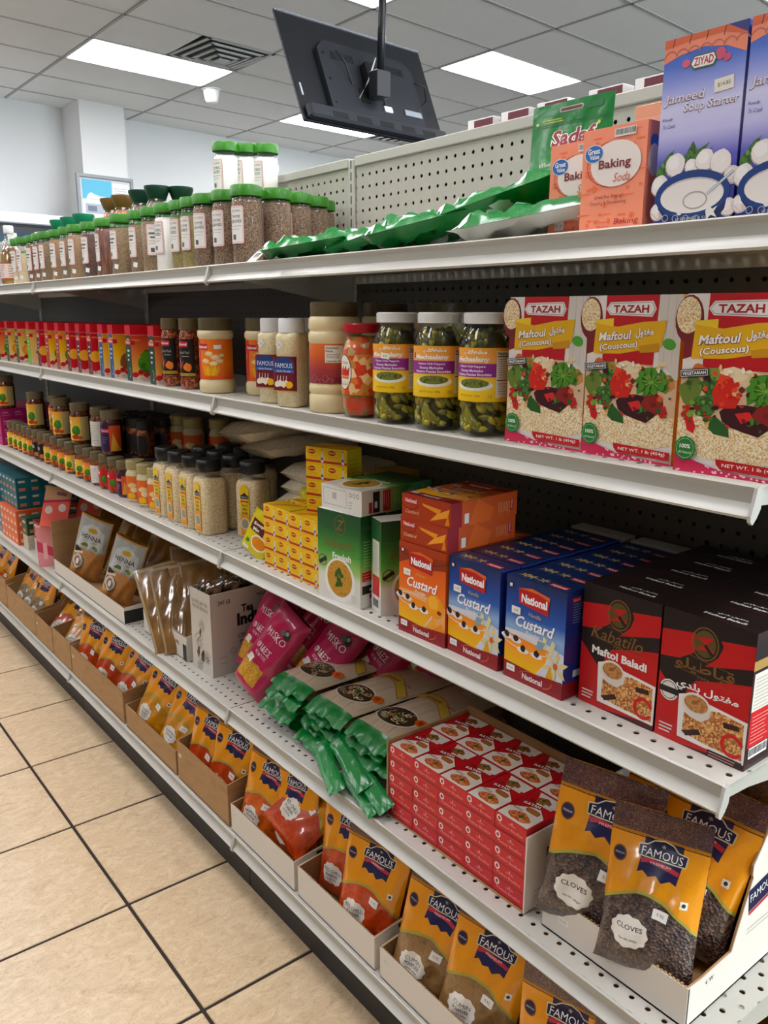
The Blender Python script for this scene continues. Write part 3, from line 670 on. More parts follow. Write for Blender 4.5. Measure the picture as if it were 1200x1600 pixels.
# ---------------------------------------------------------------- top shelf right: soup starter, baking soda, green bags
jam_bg = grad('jameed', [(0, '1c2c66'), (.2, '33328a'), (.36, '5a58b4'), (.5, 'c4c2ea'), (.64, 'd2d2f0'), (.76, '8f9ad8'), (.86, '4a6cc0'), (1, '2c4aa6')], 2, 0, .195)
def jameed():
    a = Art(); W, H = 97, 196
    a.rect(0, 0, W, H, jam_bg); a.up()
    a.poly([(0, 172), (20, 178), (48, 181), (75, 176), (97, 166), (97, 192), (80, 196), (0, 196)], 'e38a6c'); a.up()
    a.poly([(0, 187), (30, 190), (70, 190), (97, 182), (97, 196), (0, 196)], 'c85f34'); a.poly([(74, 196), (97, 184), (97, 196)], '2b2f6e'); a.up()
    for k in range(4): a.line([(12+k*20, 196), (10+k*20, 187)], 1, '5a2a1a')
    for k in range(7): a.arc(8+k*14, 172, 9, 12, 30, 150, 1, 'b06a58', 6)
    a.ell(28, 168, 5, 4, 'd0607c').ell(68, 170, 6, 6, 'c0506c').ell(76, 165, 4, 4, 'c0506c'); a.up()
    a.poly([(33, 165), (37, 160), (61, 160), (65, 167), (61, 174), (37, 174)], '3d6b4a'); a.up(); a.poly([(34.5, 166), (38, 161.5), (60, 161.5), (63, 167), (60, 172.5), (38, 172.5)], 'f4f0ec'); a.up()
    a.txt('ZIYAD', 49, 167.3, 8, 'b02638', w=23, bold=.02); a.z = 2
    a.txt('Jameed', 28, 133, 12, '7b5a5c', w=48, bold=.03, shear=.2); a.up(); a.txt('Jameed', 28.6, 133.6, 12, 'e3d9e6', w=48, shear=.2, bold=.01); a.z = 2
    a.txt('Soup Starter', 61, 122, 12, '7b5a6c', w=64, bold=.03, shear=.15); a.up(); a.txt('Soup Starter', 61.5, 122.6, 12, 'ece6f2', w=64, shear=.15, bold=.01)
    a.txt('Ready', 10, 114, 4, '4a4a7a', w=13, shear=.3).txt('To Cook', 12, 107, 4, '4a4a7a', w=16, shear=.3)
    a.rect(64, 133, 22, 13, 'e9e4d6', rot=4); a.up(); a.txt('$14.85', 75, 139.5, 4.5, '6a6a66', rot=4); a.z = 1
    for pts in ([(0, 62), (14, 78), (22, 82), (16, 70), (30, 74), (20, 60), (0, 50)], [(30, 66), (44, 88), (50, 78), (64, 84), (48, 66)], [(55, 62), (68, 80), (62, 60)], [(26, 70), (42, 72), (38, 62)]): a.poly(pts, leafm)
    a.up()
    for x, y, r, s in ((6, 46, 11, 4), (24, 66, 12, 1), (44, 62, 8, 8), (60, 67, 11, 2), (79, 63, 12, 3), (93, 48, 9, 5), (5, 18, 9, 6), (92, 16, 9, 7)): a.blob(x, y-1, r*1.06, 'b9a8a4', s, 14, .06).blob(x, y, r, 'efe8e4', s, 14, .06).blob(x-r*.2, y+r*.2, r*.6, 'f7f3f0', s, 12, .06)
    a.up(); a.poly([(2, 34), (6, 20), (20, 4), (26, 0), (76, 0), (88, 14), (92, 40)], '1a2550'); a.ell(47, 33, 46, 25, '143a74', 28); a.up(); a.ell(47, 31.5, 39, 18.5, 'c8c0c0', 28).ell(47, 30.5, 38.5, 17.5, 'ece6e0', 28)
    a.rect(0, 0, 97, 4, '11193c'); a.up()
    a.ring(52, 26, 15, 9.5, 1.6, 'a8a49e', 20).line([(66, 31), (95, 52)], 3, '9fa6b4').line([(66, 31), (95, 52)], 1.2, 'd8dce4')
    for k in range(4): a.ring(16+k*13, 10-k*1.2, 4, 4, .8, 'a8b4d8', 10)
    a.txt('10 SERVINGS (1 KG)', 50, 7, 4, 'd8d6ce', w=40).poly([(66, 14), (70, 20), (74, 15), (80, 18), (76, 12), (80, 6), (73, 9), (68, 5)], 'e8e6e0').ell(34, 14, 3, 2.4, 'e8e0dc')
    return a
zb_side = Art(); zb_side.rect(0, 0, 60, 196, jam_bg)
jm = carton('soup_starter_box', 'purple soup starter carton on top shelf beside baking soda', 'box', .097, .06, .196, '4a5096', [('F', jameed()), ('R', zb_side)])
put(jm, (.872, .5545, Z1), AISLE, 'full purple soup starter carton beside the baking soda', 'purple soup starter cartons')
put(jm, (.872, .4535, Z1), AISLE+.02, 'purple soup starter carton cut off at the right edge', 'purple soup starter cartons')
put(jm, (.935, .555, Z1), AISLE, 'purple soup starter carton hidden behind the front ones', 'purple soup starter cartons')
def soda():
    a = Art(); W, H = 92, 120; R = random.Random(4); o1, o2 = 'f79c7c', 'ee7a50'
    a.rect(0, 0, W, H, o1); a.up()
    for k in range(46):
        x, y = R.uniform(4, 88), R.uniform(3, 117); q = R.choice('abc')
        if k % 11 == 10: a.up()
        if q == 'a': a.ell(x, y, R.uniform(2, 4), R.uniform(1.5, 3.5), o2, 10)
        elif q == 'b': a.line([(x-9, y), (x+7, y)], 1.1, o2); a.ell(x-9, y, 3, 1.8, o2, 8)
        else: a.rect(x-6, y-1, 12, 2.2, o2, r=1)
    a.up(); a.ring(46, 78, 38, 26, .9, 'a83c3c', 26, 0, 360); a.ell(50, 78, 36, 26, 'f3e9e2', 28); a.up()
    a.ell(18, 92, 14, 10.5, 'f3efe8', 22); a.up(); a.ell(18, 92, 13, 9.5, '2a6cb4', 22); a.up(); a.txt('Great', 18, 95, 6.5, 'ffffff', w=18, bold=.02).txt('Value', 19, 88.5, 5.5, 'ffffff', w=14, bold=.02)
    a.txt('Baking', 49, 77, 13, '7a2a30', w=46, bold=.02); a.txt('Soda', 61, 62, 10, 'd06a5c', w=24, shear=.25)
    a.txt('Great For Baking,', 42, 41, 5, '7a2a30', w=40).txt('Cleaning & Deodorizing', 42, 34, 5, '7a2a30', w=52)
    a.txt('Baking', 70, 11, 9, 'b03a34', w=34, shear=.2); a.bars(47, 107, 30, 9)
    return a
sd = Art(); sd.rect(0, 0, 38, 120, 'ef8f70'); sd.up(); sd.ell(14, 98, 9, 8, '2a6cb4').ell(14, 78, 11, 18, 'f3e9e2'); sd.ell(20, 40, 9, 7, 'ee7f5c').ell(12, 18, 7, 6, 'ee7f5c')
so = carton('baking_soda_box', 'x', 'box', .092, .038, .120, 'ee9070', [('F', soda()), ('R', sd)])
put(so, (.872, .664, Z1), AISLE, 'orange baking soda carton in front, its label fully visible', 'orange baking soda cartons')
s2 = put(so, (.912, .750, Z1), AISLE, 'orange baking soda carton behind, partly covered by its twin', 'orange baking soda cartons')
st = Art(); st.rect(12, 12, 16, 12, 'f2f0ea'); st.up(); st.txt('$ 1.25', 20, 18, 3.5, '6a6a66'); st.build('price_sticker', s2, lambda u, v, e: (u-.046, -.0008-e, v))
yb = Art(); yb.rect(0, 0, 60, 150, 'e8b49a').rect(0, 95, 60, 25, 'e3c04a').rect(0, 85, 60, 8, 'b03028')
yc = carton('tall_box', 'pale orange and yellow carton between baking soda and soup starter', 'box', .06, .04, .166, 'e0a888', [('F', yb)]); put(yc, (.985, .69, Z1), AISLE)
# generic bag ("pouch") surfaces
def wr(u, v, s): return .5*math.sin(5*u+8*v+s)*math.sin(6*v-4*u+2*s)+.5*math.sin(8*u-7*v+3*s)
def pouch(name, label, cat, w, h, T, front, back, art=None, prof=None, seed=0, wrk=.0025, nu=12, nv=16, flat_top=.16, pinch=.06, side_e=2.6):
    """sealed bag standing on its bottom edge, front -Y, filled low, flat sealed top"""
    t = thing(name, label, cat)
    def pf(v):
        if prof: return prof(v)
        a = min(1, v/.16)**.6; b = 1 if v < .35 else max(.05, 1-(v-.35)/(.97-flat_top-.35)) if v < 1-flat_top-.03 else .04
        return a*(b**.75)
    def xz(u, v):
        s = pf(v)*T; k = 1-pinch*(s/T if T else 0)*(1)
        return u*w/2*k
    def th(u, v):
        e = (max(0, 1-abs(u)**side_e))**.6; q = pf(v)*e
        return T/2*q+wrk*wr(u*1.3, v*2, seed)*(.25+q)*(min(1, (1-abs(u))*6))*min(1, v*8, (1-v)*8)
    front = front if not isinstance(front, str) else M(front, .3, coat=.6)
    back = back if not isinstance(back, str) else M(back, .3, coat=.6)
    GP = [[(xz(2*i/nu-1, j/nv), -th(2*i/nu-1, j/nv)) for i in range(nu+1)] for j in range(nv+1)]
    MB().grid(lambda a, b: (xz(2*a-1, b), -th(2*a-1, b), b*h), nu, nv, front, tri=True).grid(lambda a, b: (xz(2*a-1, b), th(2*a-1, b)+.0004, b*h), nu, nv, back).build('bag_body', t, weld=False)
    def smp(u, v, e):
        a = max(0, min(nu-1e-6, (u/w+.5)*nu)); b = max(0, min(nv-1e-6, v/h*nv)); i, j = int(a), int(b); fa, fb = a-i, b-j
        W3 = ((0, 0, 1-fa), (1, 0, fa-fb), (1, 1, fb)) if fa >= fb else ((0, 0, 1-fb), (0, 1, fb-fa), (1, 1, fa)); X = Y = 0
        for di, dj, k in W3: X += k*GP[j+dj][i+di][0]; Y += k*GP[j+dj][i+di][1]
        return (X, Y-e-.0004, v)
    if art: art.build('bag_print', t, smp, w*1000/nu, h*1000/nv, .1, diag=True)
    return t
gbag = M('0a7430', .26, bump=.3, bscale=18)
def sadaf():
    a = Art(); W, H = 150, 215
    a.rect(-22, 200, 44, 7, 'b8b6a8', r=3); a.up(); a.rect(-20, 201.5, 40, 4, '5a2a22', r=2); a.z = 0
    a.rect(-55, 191, 38, 1.6, 'b9c23c').rect(-50, 188, 36, 1, 'd8d84a').rect(-68, 185, 136, .8, '0a5c28').rect(-68, 182, 136, .8, '0a5c28').ell(52, 176, 3, 3, 'c8d048', 8).ell(-64, 189, 3, 2.2, 'e0e6a0', 8)
    a.txt('Sadaf', 8, 163, 25, 'f4f0ea', w=82, bold=.075, shear=.1); a.up(); a.txt('Sadaf', 8, 163, 24, '8a1828', w=78, bold=.03, shear=.1)
    a.txt('Whole Lentils', -20, 126, 7, 'd9e6d2', w=60, shear=.2).txt('WHOLE MUNG', -28, 108, 8, 'e6efe0', w=56).txt('BEANS', -34, 94, 7, 'e6efe0', w=30)
    a.rect(30, 198, 26, 9, '0e6c30')
    return a
sb = pouch('green_bag', 'upright green zip bag with red brand script behind baking soda', 'bag', .15, .215, .03, gbag, M('e9ebe6', .35, coat=.5), sadaf(), seed=2, pinch=0)
put(sb, (1.045, .885, Z1), (-.06, 0, AISLE+.03))
def lentil_art(seed):
    a = Art(); a.rect(-70, 0, 140, 18, 'e9ebe6').poly([(-75, 18), (-75, 40), (-20, 22), (40, 30), (75, 20), (75, 18)], 'e9ebe6').rect(-40, 60, 60, 3, 'c9cf3c').rect(-40, 66, 50, 2, 'c9cf3c').rect(-30, 90, 70, 40, '0e6c30').txt('Sadaf', 0, 150, 20, 'f0f0ea', w=70, bold=.03); return a
lying = lambda v: min(1, v/.1, (1-v)/.1)**.6*(1-.25*abs(math.sin(3*v)))
lb_ = [pouch('green_bag', 'x', 'bag', .15, .215, .036, gbag, gbag if k else M('dfe3dc', .3, coat=.5), lentil_art(k), prof=lying, seed=k*3+1, wrk=.011, side_e=5) for k in range(2)]
for k, (x, y, z, rx, ry, rz, lb) in enumerate((
    (.885, 1.43, .016, -1.50, .0, AISLE-1.35, 'green bag lying flat at the far end, touching the thyme jars'),
    (.93, 1.28, .018, -1.42, .1, AISLE-1.5, 'crumpled green bag lying second from the thyme jars'),
    (.89, 1.14, .016, -1.38, -.08, AISLE-1.1, 'folded green bag lying in the middle of the flat bags'),
    (1.0, 1.10, .026, -1.36, .1, AISLE-1.6, 'green bag lying behind with white underside turned up'),
    (.96, 1.03, .046, -1.36, .0, AISLE-1.35, 'green bag lying on top of the others near the baking soda'),
    (.90, .93, .020, -1.46, .05, AISLE-1.3, 'lowest green bag beside the baking soda carton'))):
    put(lb_[0 if k in (3, 5) else 1], (x, y, Z1+z), (rx, ry, rz), lb, 'green bags lying on the top shelf')
tag(Art().rect(0, 0, 34, 46, 'eceae6').up().bars(4, 6, 26, 30, 3).build('price_card', None, lambda u, v, e: (.842+v*.6, 1.50-u, Z1+.002+v*.5+e)), 'small white barcode card leaning by the thyme jars', 'card')
# cartons on the far side shelf whose tops show above the pegboard
fc = carton('far_box', 'x', 'box', .075, .06, .303, 'ece9e6', [('T', Art().rect(20, 0, 55, 60, '5e1a2c')), ('L', Art().rect(0, 230, 60, 70, '5e1a2c')), ('F', Art().rect(20, 200, 55, 100, '5e1a2c'))])
for k, y in enumerate((1.36, 1.262, 1.165, 1.04, .94, .84, .74)):
    put(fc, (1.33, y, Z1), AISLE, 'white and maroon carton behind the pegboard top, %s from the left' % ORD[k], 'maroon and white cartons behind the pegboard')
# ================================================================ second shelf
def tazah():
    a = Art(); W, H = 131, 197
    a.rect(0, 0, W, H, 'ece6e0'); a.up()
    a.poly([(100, 197), (131, 197), (131, 100), (104, 120)], 'd9d3cb').line([(112, 197), (110, 110)], .8, 'bfb8ae').line([(122, 197), (121, 115)], .8, 'c9c2b8')
    a.ell(4, 170, 17, 26, '6e1f24', 18).up(); a.ell(3, 174, 14.5, 20, couscous, 18); a.z = 1
    a.poly([(0, 156), (22, 160), (20, 132), (0, 126)], '7a1f28')
    a.up(2); a.poly([(26, 197), (100, 197), (97, 116), (24, 118)], 'b3131f'); a.up()
    a.poly([(26, 181), (32, 174), (92, 172), (97, 181), (92, 190), (32, 189)], 'f1ede8'); a.up(); a.poly([(27.5, 181), (33, 175.2), (91, 173.4), (95.5, 181), (91, 188.8), (33, 187.8)], '9a9a98'); a.up(); a.poly([(28.3, 181), (33.5, 176), (90.5, 174.2), (94.6, 181), (90.5, 188), (33.5, 187)], 'f3f0ec'); a.up()
    a.txt('TAZAH', 62, 181, 9, '9c1822', w=50, bold=.03); a.z = 4
    a.poly([(10, 127), (50, 128), (84, 134), (107, 138), (112, 168), (80, 166), (44, 160), (12, 164)], 'e2b21a').poly([(12, 164), (38, 160), (38, 170), (12, 168)], 'f2cf3c').poly([(76, 138), (104, 142), (104, 132), (78, 130)], 'c8930e'); a.up()
    a.txt('Maftoul', 41, 148.5, 11, '7a1a14', w=47, bold=.075, slope=.08, shear=.15).txt('(Couscous)', 47, 136, 10, '7a1a14', w=56, bold=.07, slope=.1).txt(AR_MAFTOUL, 83, 153, 12, '7a1a14', w=26, bold=.08, slope=.08); a.up()
    a.txt('Maftoul', 41, 149, 10.5, 'fbf7ef', w=46, bold=.03, slope=.08, shear=.15).txt('(Couscous)', 47, 136.3, 9.5, 'fbf7ef', w=55, bold=.03, slope=.1).txt(AR_MAFTOUL, 83, 153.3, 11.5, 'fbf7ef', w=25, bold=.04, slope=.08); a.z = 2
    a.ell(117, 141, 9, 6.5, '57a03a', 14, rot=-15)
    # food photograph
    a.poly([(0, 104), (14, 118), (40, 120), (90, 118), (131, 100), (131, 30), (0, 20)], 'd9b99a')
    a.poly([(0, 60), (30, 64), (60, 52), (100, 60), (131, 56), (131, 24), (80, 12), (30, 18), (0, 30)], couscous); a.up()
    for x, y, r, m, s, q in ((14, 92, 14, '6b7d36', 1, 1.2), (40, 112, 13, '8a9a44', 2, .5), (36, 98, 12, leafm, 3, .9), (30, 75, 13, leafm, 5, 1), (20, 116, 8, 'd2703a', 6, .7), (118, 96, 11, 'd08a52', 7, .9), (80, 66, 34, '3a1016', 8, .5), (100, 72, 16, '8a2420', 9, .8), (72, 105, 26, 'e6cfa4', 11, .45), (62, 112, 18, 'eddcb8', 12, .4)): a.blob(x, y, r, m, s, 11, .25, q)
    a.up(); a.poly([(46, 112), (60, 108), (70, 86), (66, 76), (42, 74), (38, 92)], 'c5281a').poly([(46, 112), (58, 109), (50, 96), (42, 98)], 'e04a2a')
    a.poly([(76, 96), (84, 112), (98, 114), (104, 104), (112, 98), (122, 92), (118, 84), (104, 88), (96, 80), (86, 84), (78, 80)], '4f8a2c').poly([(30, 62), (44, 66), (60, 54), (62, 44), (44, 46), (34, 54)], '2b5a26')
    a.poly([(4, 74), (12, 76), (22, 52), (20, 44), (12, 48)], 'c01c22').poly([(66, 70), (82, 74), (86, 66), (74, 60)], 'd02c2c').poly([(108, 66), (118, 70), (122, 60), (110, 58)], 'b02424').blob(66, 92, 6, 'e8bc80', 14, 8, .2, .6).blob(110, 118, 6, 'edd6a8', 15, 8, .2, .5)
    RF = random.Random(11)
    for k in range(70):
        x, y = RF.uniform(6, 126), RF.uniform(52, 112); q = RF.random()
        if k % 10 == 9: a.up()
        c = ('2f5a22', '4a7a2e', '7a9a3c')[k % 3] if (x < 42 or x > 84) and q < .7 else ('3a1016', '7a1a1e', 'b02a20', 'd8502c')[k % 4]
        if 44 < x < 68 and 78 < y < 110: c = ('c5281a', 'b02014', 'dc4426')[k % 3]
        if y < 62: c = ('c01c22', 'e8b878', '8a5a34', '2f5a22')[k % 4]
        a.blob(x, y, RF.uniform(1.5, 4.2), c, k, 7, .4, RF.uniform(.5, 1))
    a.up(); 
    for k in range(10):
        c = k*36
        if k == 5: a.up()
        a.line([(98, 96), (98+19*math.cos(math.radians(c)), 98+13*math.sin(math.radians(c)))], 1, '7fb04a'); a.blob(98+17*math.cos(math.radians(c)), 98+12*math.sin(math.radians(c)), 4.5, '4f8a2c', k, 8, .35)
    a.up()
    for k in range(10): a.ell(RF.uniform(44, 112), RF.uniform(108, 119), 3.4, 1.9, ('f3e4c2', 'e2c48c', 'faf0d8')[k % 3], 8, rot=RF.uniform(0, 180))
    a.up(); Zf = a.z
    a.rect(-1, 107, 34, 9, '101010', rot=6); a.up(); a.ring(16, 111.5, .01, .01, 0, 'ffffff') if 0 else a.rect(0, 108, 32, 7, 'f2f2f0', rot=6); a.up(); a.rect(.7, 108.7, 30.6, 5.6, '101010', rot=6); a.up(); a.txt('VEGETARIAN', 16, 111.5, 3.6, 'ffffff', w=28, rot=6, bold=.02); a.z = Zf
    a.poly([(0, 0), (131, 0), (131, 3), (90, 4), (50, 8), (0, 20)], 'c02850'); a.up()
    R = random.Random(2)
    for k in range(26):
        x = R.uniform(1, 110)
        if k % 11 == 10: a.up()
        a.ell(x, R.uniform(1, max(2, 15-x*.13)), 1.5, 1.2, 'f0c8d0', 6)
    a.up(); a.poly([(50, 19), (130, 16), (130, 6), (56, 8), (51, 13)], 'b3131f'); a.up(); a.txt('NET WT. 1 lb (454g)', 91, 12.5, 5, 'f4f0ea', w=66, bold=.01)
    a.ell(13, 27, 12.5, 13.5, '2c7a34', 36, wav=.04, wn=12); a.up(); a.ring(13, 27, 10.6, 11.5, .6, '9ad09a', 20); a.txt('100%', 13, 29.5, 5, 'f4f6f0', w=13, bold=.03).txt('All Natural', 13, 22.5, 3, 'f4f6f0', w=15)
    return a
tz = carton('couscous_box', 'x', 'box', .131, .048, .197, 'd49a2e', [('F', tazah())])
g = 'red and white couscous cartons on the second shelf'
put(tz, (.866, .7495, Z2), AISLE+.02, 'left one of the three red couscous cartons, beside the pepper jars', g)
put(tz, (.866, .616, Z2), AISLE, 'middle red couscous carton, gold side edge showing', g)
put(tz, (.856, .4715, Z2), AISLE+.06, 'right red couscous carton, cut off by the picture edge', g)
for k in range(4): put(tz, (.918+.05*(k // 2), .75-.134*(k % 2), Z2), AISLE, 'couscous carton hidden behind the front three', 'couscous cartons behind')
# pepper jars
def pepper_jar():
    t = thing('pickle_jar', 'x', 'jar'); R, H = .0385, .177; Rn = random.Random(5)
    MB().lathe([(0, .004), (R-.016, .005), (R-.0105, .014), (R-.0105, H-.045), (R-.016, H-.028), (0, H-.027)], mottle('brine', ['3c3a10', '504c16', '2c2a0c'], 40, .4, kind='n'), 20).build('brine', t)
    pm = [M('9a9018', .3, coat=.5), M('b5a624', .3, coat=.5), M('747016', .3, coat=.5)]
    c = MB()
    for k in range(130):
        a0 = Rn.uniform(0, 2*PI); z0 = Rn.choice([Rn.uniform(.012, .052), Rn.uniform(.012, .052), Rn.uniform(.115, .142)]); da = Rn.uniform(-.8, .8); dz = Rn.uniform(-.035, .04); r0 = R-.0078+Rn.uniform(-.002, .0012)
        def P(s): a = a0+da*s; z = min(max(z0+dz*s, .012), .150); rr = min(r0, R-.0072-(max(0, z-.128))*.5); return (rr*math.cos(a), rr*math.sin(a), z)
        c.tube([P(0), P(.33), P(.66), P(1)], [.0015, .0055, .0048, .001], pm[k % 3], 6)
    c.build('green_peppers', t)['kind'] = 'stuff'
    MB().lathe([(R-.008, 0), (R-.002, .004), (R, .012), (R, H-.045), (R-.004, H-.032), (R-.0105, H-.022), (R-.0105, H-.014)], glass, 28).build('glass_body', t, norm=False)
    MB().lathe([(R-.008, H-.016), (R-.0055, H-.0155), (R-.005, H-.002), (R-.007, H), (0, H-.0005)], M('e9e9e7', .3), 28).build('lid', t, smooth=40)
    a = Art(); W = 2*PI*R*1000*.82; x0 = -W/2; yl = grad('peplabel', [(0, 'ecc21a'), (.3, 'f0d43c'), (.62, 'f0b060'), (1, 'eba53c')], 2, .055, .128)
    a.rect(x0, 52, W, 76, yl); a.up()
    a.rect(x0, 87, W, 19, '8a2a86').rect(30, 58, 46, 66, 'eceae6').ell(-4, 75, 30, 7.5, 'f1efe6', 20).rect(-44, 110, 6, 8, 'b83038'); a.up()
    a.ell(-4, 78, 24, 6.5, mottle('pepplate', ['5d6a2c', '7a8438', '44501e'], 160, kind='n'), 18)
    a.txt(AR_MECH, -2, 121, 9, 'f8f4ea', w=36, bold=.05).txt('Mechaalany', -8, 111, 9, 'f8f4ea', w=56, bold=.04)
    a.txt('Pickled Chili Peppers', -8, 101.5, 4, 'f4eef4', w=44, bold=.02).txt('Piments Marinados', -8, 96, 4, 'f4eef4', w=38, bold=.02).txt('Pimientos Picantes Encurtidos', -6, 90.5, 4, 'f4eef4', w=58, bold=.02)
    a.txt('NET WT. 35 oz - 1000g', -10, 60, 3.2, '7a5a10', w=34).txt('1 L', 22, 60, 5, '4a3a10', w=6).txt('Nutrition Facts', 50, 120, 5, '2a2a2a', w=36, bold=.02)
    a.rect(31, 115, 44, 1.4, '2a2a2a').rect(31, 82, 44, 1.2, '2a2a2a').lines(32, 86, 42, 28, 9, '8a8a88').lines(32, 62, 42, 18, 5, '9a9a98')
    a.build('label', t, F_cyl(R+.0003), 5); return t
pj = pepper_jar(); g = 'pickled pepper jars with white lids'
put(pj, (.870, 1.068, Z2), AISLE+.62, 'left pickled pepper jar, price sticker over its brand name', g)
put(pj, (.872, .968, Z2), AISLE+.72, 'middle pickled pepper jar with nutrition panel just showing', g)
put(pj, (.881, .876, Z2), AISLE+.42, 'right pickled pepper jar beside the couscous cartons', g)
for k in range(3): put(pj, (.965, 1.075-.095*k, Z2), AISLE, 'pickled pepper jar hidden behind the front jars', 'rear pickle jars')
p0 = [o for o in COL.objects if o.get('label', '').startswith('left pickled')][0]
Art().price(-16, 105, '4.95', -6).build('price_sticker', p0, F_cyl(.0390), 5)
# mixed pickle jar with red lid
t = thing('pickle_jar', 'mixed pickled vegetable jar with red lid beside the pepper jars', 'jar', (.872, 1.165, Z2), AISLE+.55); R, H = .035, .159
MB().lathe([(0, .004), (R-.006, .005), (R-.002, .014), (R-.002, H-.045), (R-.010, H-.022), (0, H-.020)], mottle('giard', ['d8501c', 'e0782c', 'c9b07c', '8a8a3c', 'e94f20', 'd85a28'], 75, .3, coat=.6), 20).build('vegetables', t)
MB().lathe([(R-.006, 0), (R, .010), (R, H-.045), (R-.004, H-.03), (R-.008, H-.020), (R-.008, H-.014)], glass, 26).build('glass_body', t, norm=False)
MB().lathe([(R-.005, H-.016), (R-.003, H-.015), (R-.003, H-.002), (R-.005, H), (0, H)], M('a31824', .3), 26).build('lid', t, smooth=40)
a = Art(); a.rect(-60, 38, 125, 70, mottle('giardprint', ['e07a3c', 'e9c48a', 'd2451f', 'f0dcae', 'c98a3c'], 95)); a.up(); a.rect(-60, 38, 125, 2, '4a7a34').rect(-60, 106, 125, 2, 'b8a060'); a.ell(-22, 78, 17, 30, '1e1a18', 24); a.up(); a.ell(-22, 78, 15.5, 28.5, 'f2ede2', 24); a.up()
a.txt('Al Malika', -22, 94, 4.5, 'b07a34', w=20).poly([(-33, 72), (-35, 88), (-29, 81), (-26, 90), (-22, 82), (-18, 90), (-15, 81), (-9, 88), (-11, 72)], 'c23a1e').rect(-33, 67, 22, 4, 'd98a24').txt(AR(0xFEA4, 0xFEE0, 0xFEE4, 0xFEDF), -22, 60, 8, 'c89a6c', w=20).build('label', t, F_cyl(R+.0003), 5)
# big garlic tub jar
cream = M('e6d6aa', .45, coat=.4)
t = thing('garlic_paste_tub', 'largest cream jar with olive lid and orange to maroon label', 'jar', (.882, 1.262, Z2), AISLE+.45); R, H = .047, .195
MB().lathe([(0, 0), (R-.003, .001), (R, .006), (R, .030), (R-.0025, .034), (R, .038), (R, .048), (R-.002, .052), (R-.002, .123), (R, .127), (R, .140), (R-.003, .145), (R, .150), (R-.001, .166), (R-.006, .172), (0, .172)], cream, 32).build('jar_body', t, smooth=50)
MB().lathe([(R-.005, .168), (R-.004, .170), (R-.004, .193), (R-.006, .195), (0, .195)], M('5d5236', .4, bump=.2, bscale=200), 36).build('lid', t, smooth=40)
tub_l = grad('tublabel', [(0, '7a2440'), (.35, 'a03a3c'), (.7, 'd0622c'), (1, 'e07a30')], 2, .052, .124)
a = Art(); a.rect(-95, 53, 190, 70, tub_l); a.up(); a.lines(-62, 104, 28, 14, 4, 'eac9a0', 2, .8).lines(-62, 86, 30, 8, 2, 'eac9a0', 3, .8)
for k in range(10): a.ring(-50+k*8, 58+4*math.sin(k*2), 6, 6, .5, 'd09060', 12)
a.rect(6, 90, 33, 30, 'efe9dc'); a.up(); a.txt('Nutrition', 19, 116, 4.2, '222222', w=22, bold=.02).txt('Facts', 14, 110.5, 4.2, '222222', w=13, bold=.02).lines(8, 101, 26, 6, 2, '555555').txt('Serving size', 20, 99, 2.6, '222222', w=22, bold=.01).txt('Calories 10', 21, 93, 3.6, '222222', w=26, bold=.02).rect(22, 56, 12, 8, '7a1f30')
a.build('label', t, F_cyl(R-.0017), 5)
t2 = put(t, t.location, (0, 0, AISLE+.45), t['label']); 
o = put(t, (1.03, 1.30, Z2), AISLE, 'olive lid of a second large garlic jar in shadow behind')
o = put(t, (1.05, 1.165, Z2), AISLE, 'large garlic jar in deep shadow behind the red-lidded jar')
# garlic powder, white caps
def cap_jar():
    t = thing('garlic_powder_jar', 'x', 'jar'); R, H = .0262, .166
    MB().lathe([(0, 0), (R-.002, .001), (R, .004), (R, .118), (R+.001, .122), (R, .134), (R-.004, .140), (0, .140)], mottle('garlicp', ['ecdfba', 'e2d2a8'], 300, .45, coat=.5), 24, sq=3.5).build('jar_body', t, smooth=60)
    MB().lathe([(R-.002, .139), (R-.001, .140), (R-.001, .163), (R-.003, .166), (0, .166)], M('e9e8e6', .4, bump=.1, bscale=300), 24).build('cap', t, smooth=40)
    a = Art(); a.rect(-30, 30, 60, 66, '6a1424'); a.up(); a.ell(0, 84, 22, 10, '1f3f7a', 20, a0=0, a1=180).rect(-23, 72, 46, 12, '1f3f7a'); a.up(); a.txt('FAMOUS', 0, 79, 9, 'eef0f4', w=40, bold=.02).rect(-23, 66, 46, 5.5, '2c62a8'); a.up(); a.txt('Garlic Powder', 0, 68.7, 3.6, 'eef0f4', w=34, shear=.2); a.z = 1
    for k in range(4): a.blob(-16+k*7, 44+(k % 2)*2, 6, 'efe6d4', k, 9, .2).line([(-16+k*7, 48), (-15+k*7, 60)], 1.4, 'e9dfcc')
    a.blob(12, 43, 9, 'e6b81c', 9, 9, .15, .8).rect(-30, 30, 60, 2, 'cfa24a')
    sqr = lambda u, v, e: (max(-1, min(1, u/.0245))*.0250 if abs(u) < .0245 else math.copysign(.0256+e, u), -(.0266+e) if abs(u) < .0245 else -.0262+(abs(u)-.0245), v)
    a.build('label', t, sqr, 4.9)
    b = Art(); b.rect(-16, 112, 13, 11, 'f1f0ec', rot=40).up().lines(-13, 115, 8, 5, 2, '8a8a88'); b.build('price_sticker', t, lambda u, v, e: (u, -.0272-e, v)); return t
cj = cap_jar(); g = 'white-capped garlic powder jars'
put(cj, (.864, 1.377, Z2), AISLE+.35, 'white-capped garlic powder jar nearest the big cream tub', g)
put(cj, (.874, 1.462, Z2), AISLE+.35, 'white-capped garlic powder jar beside the shelf joint', g)
put(cj, (.94, 1.47, Z2), AISLE+.35, 'white-capped garlic powder jar hidden behind the front pair', g)
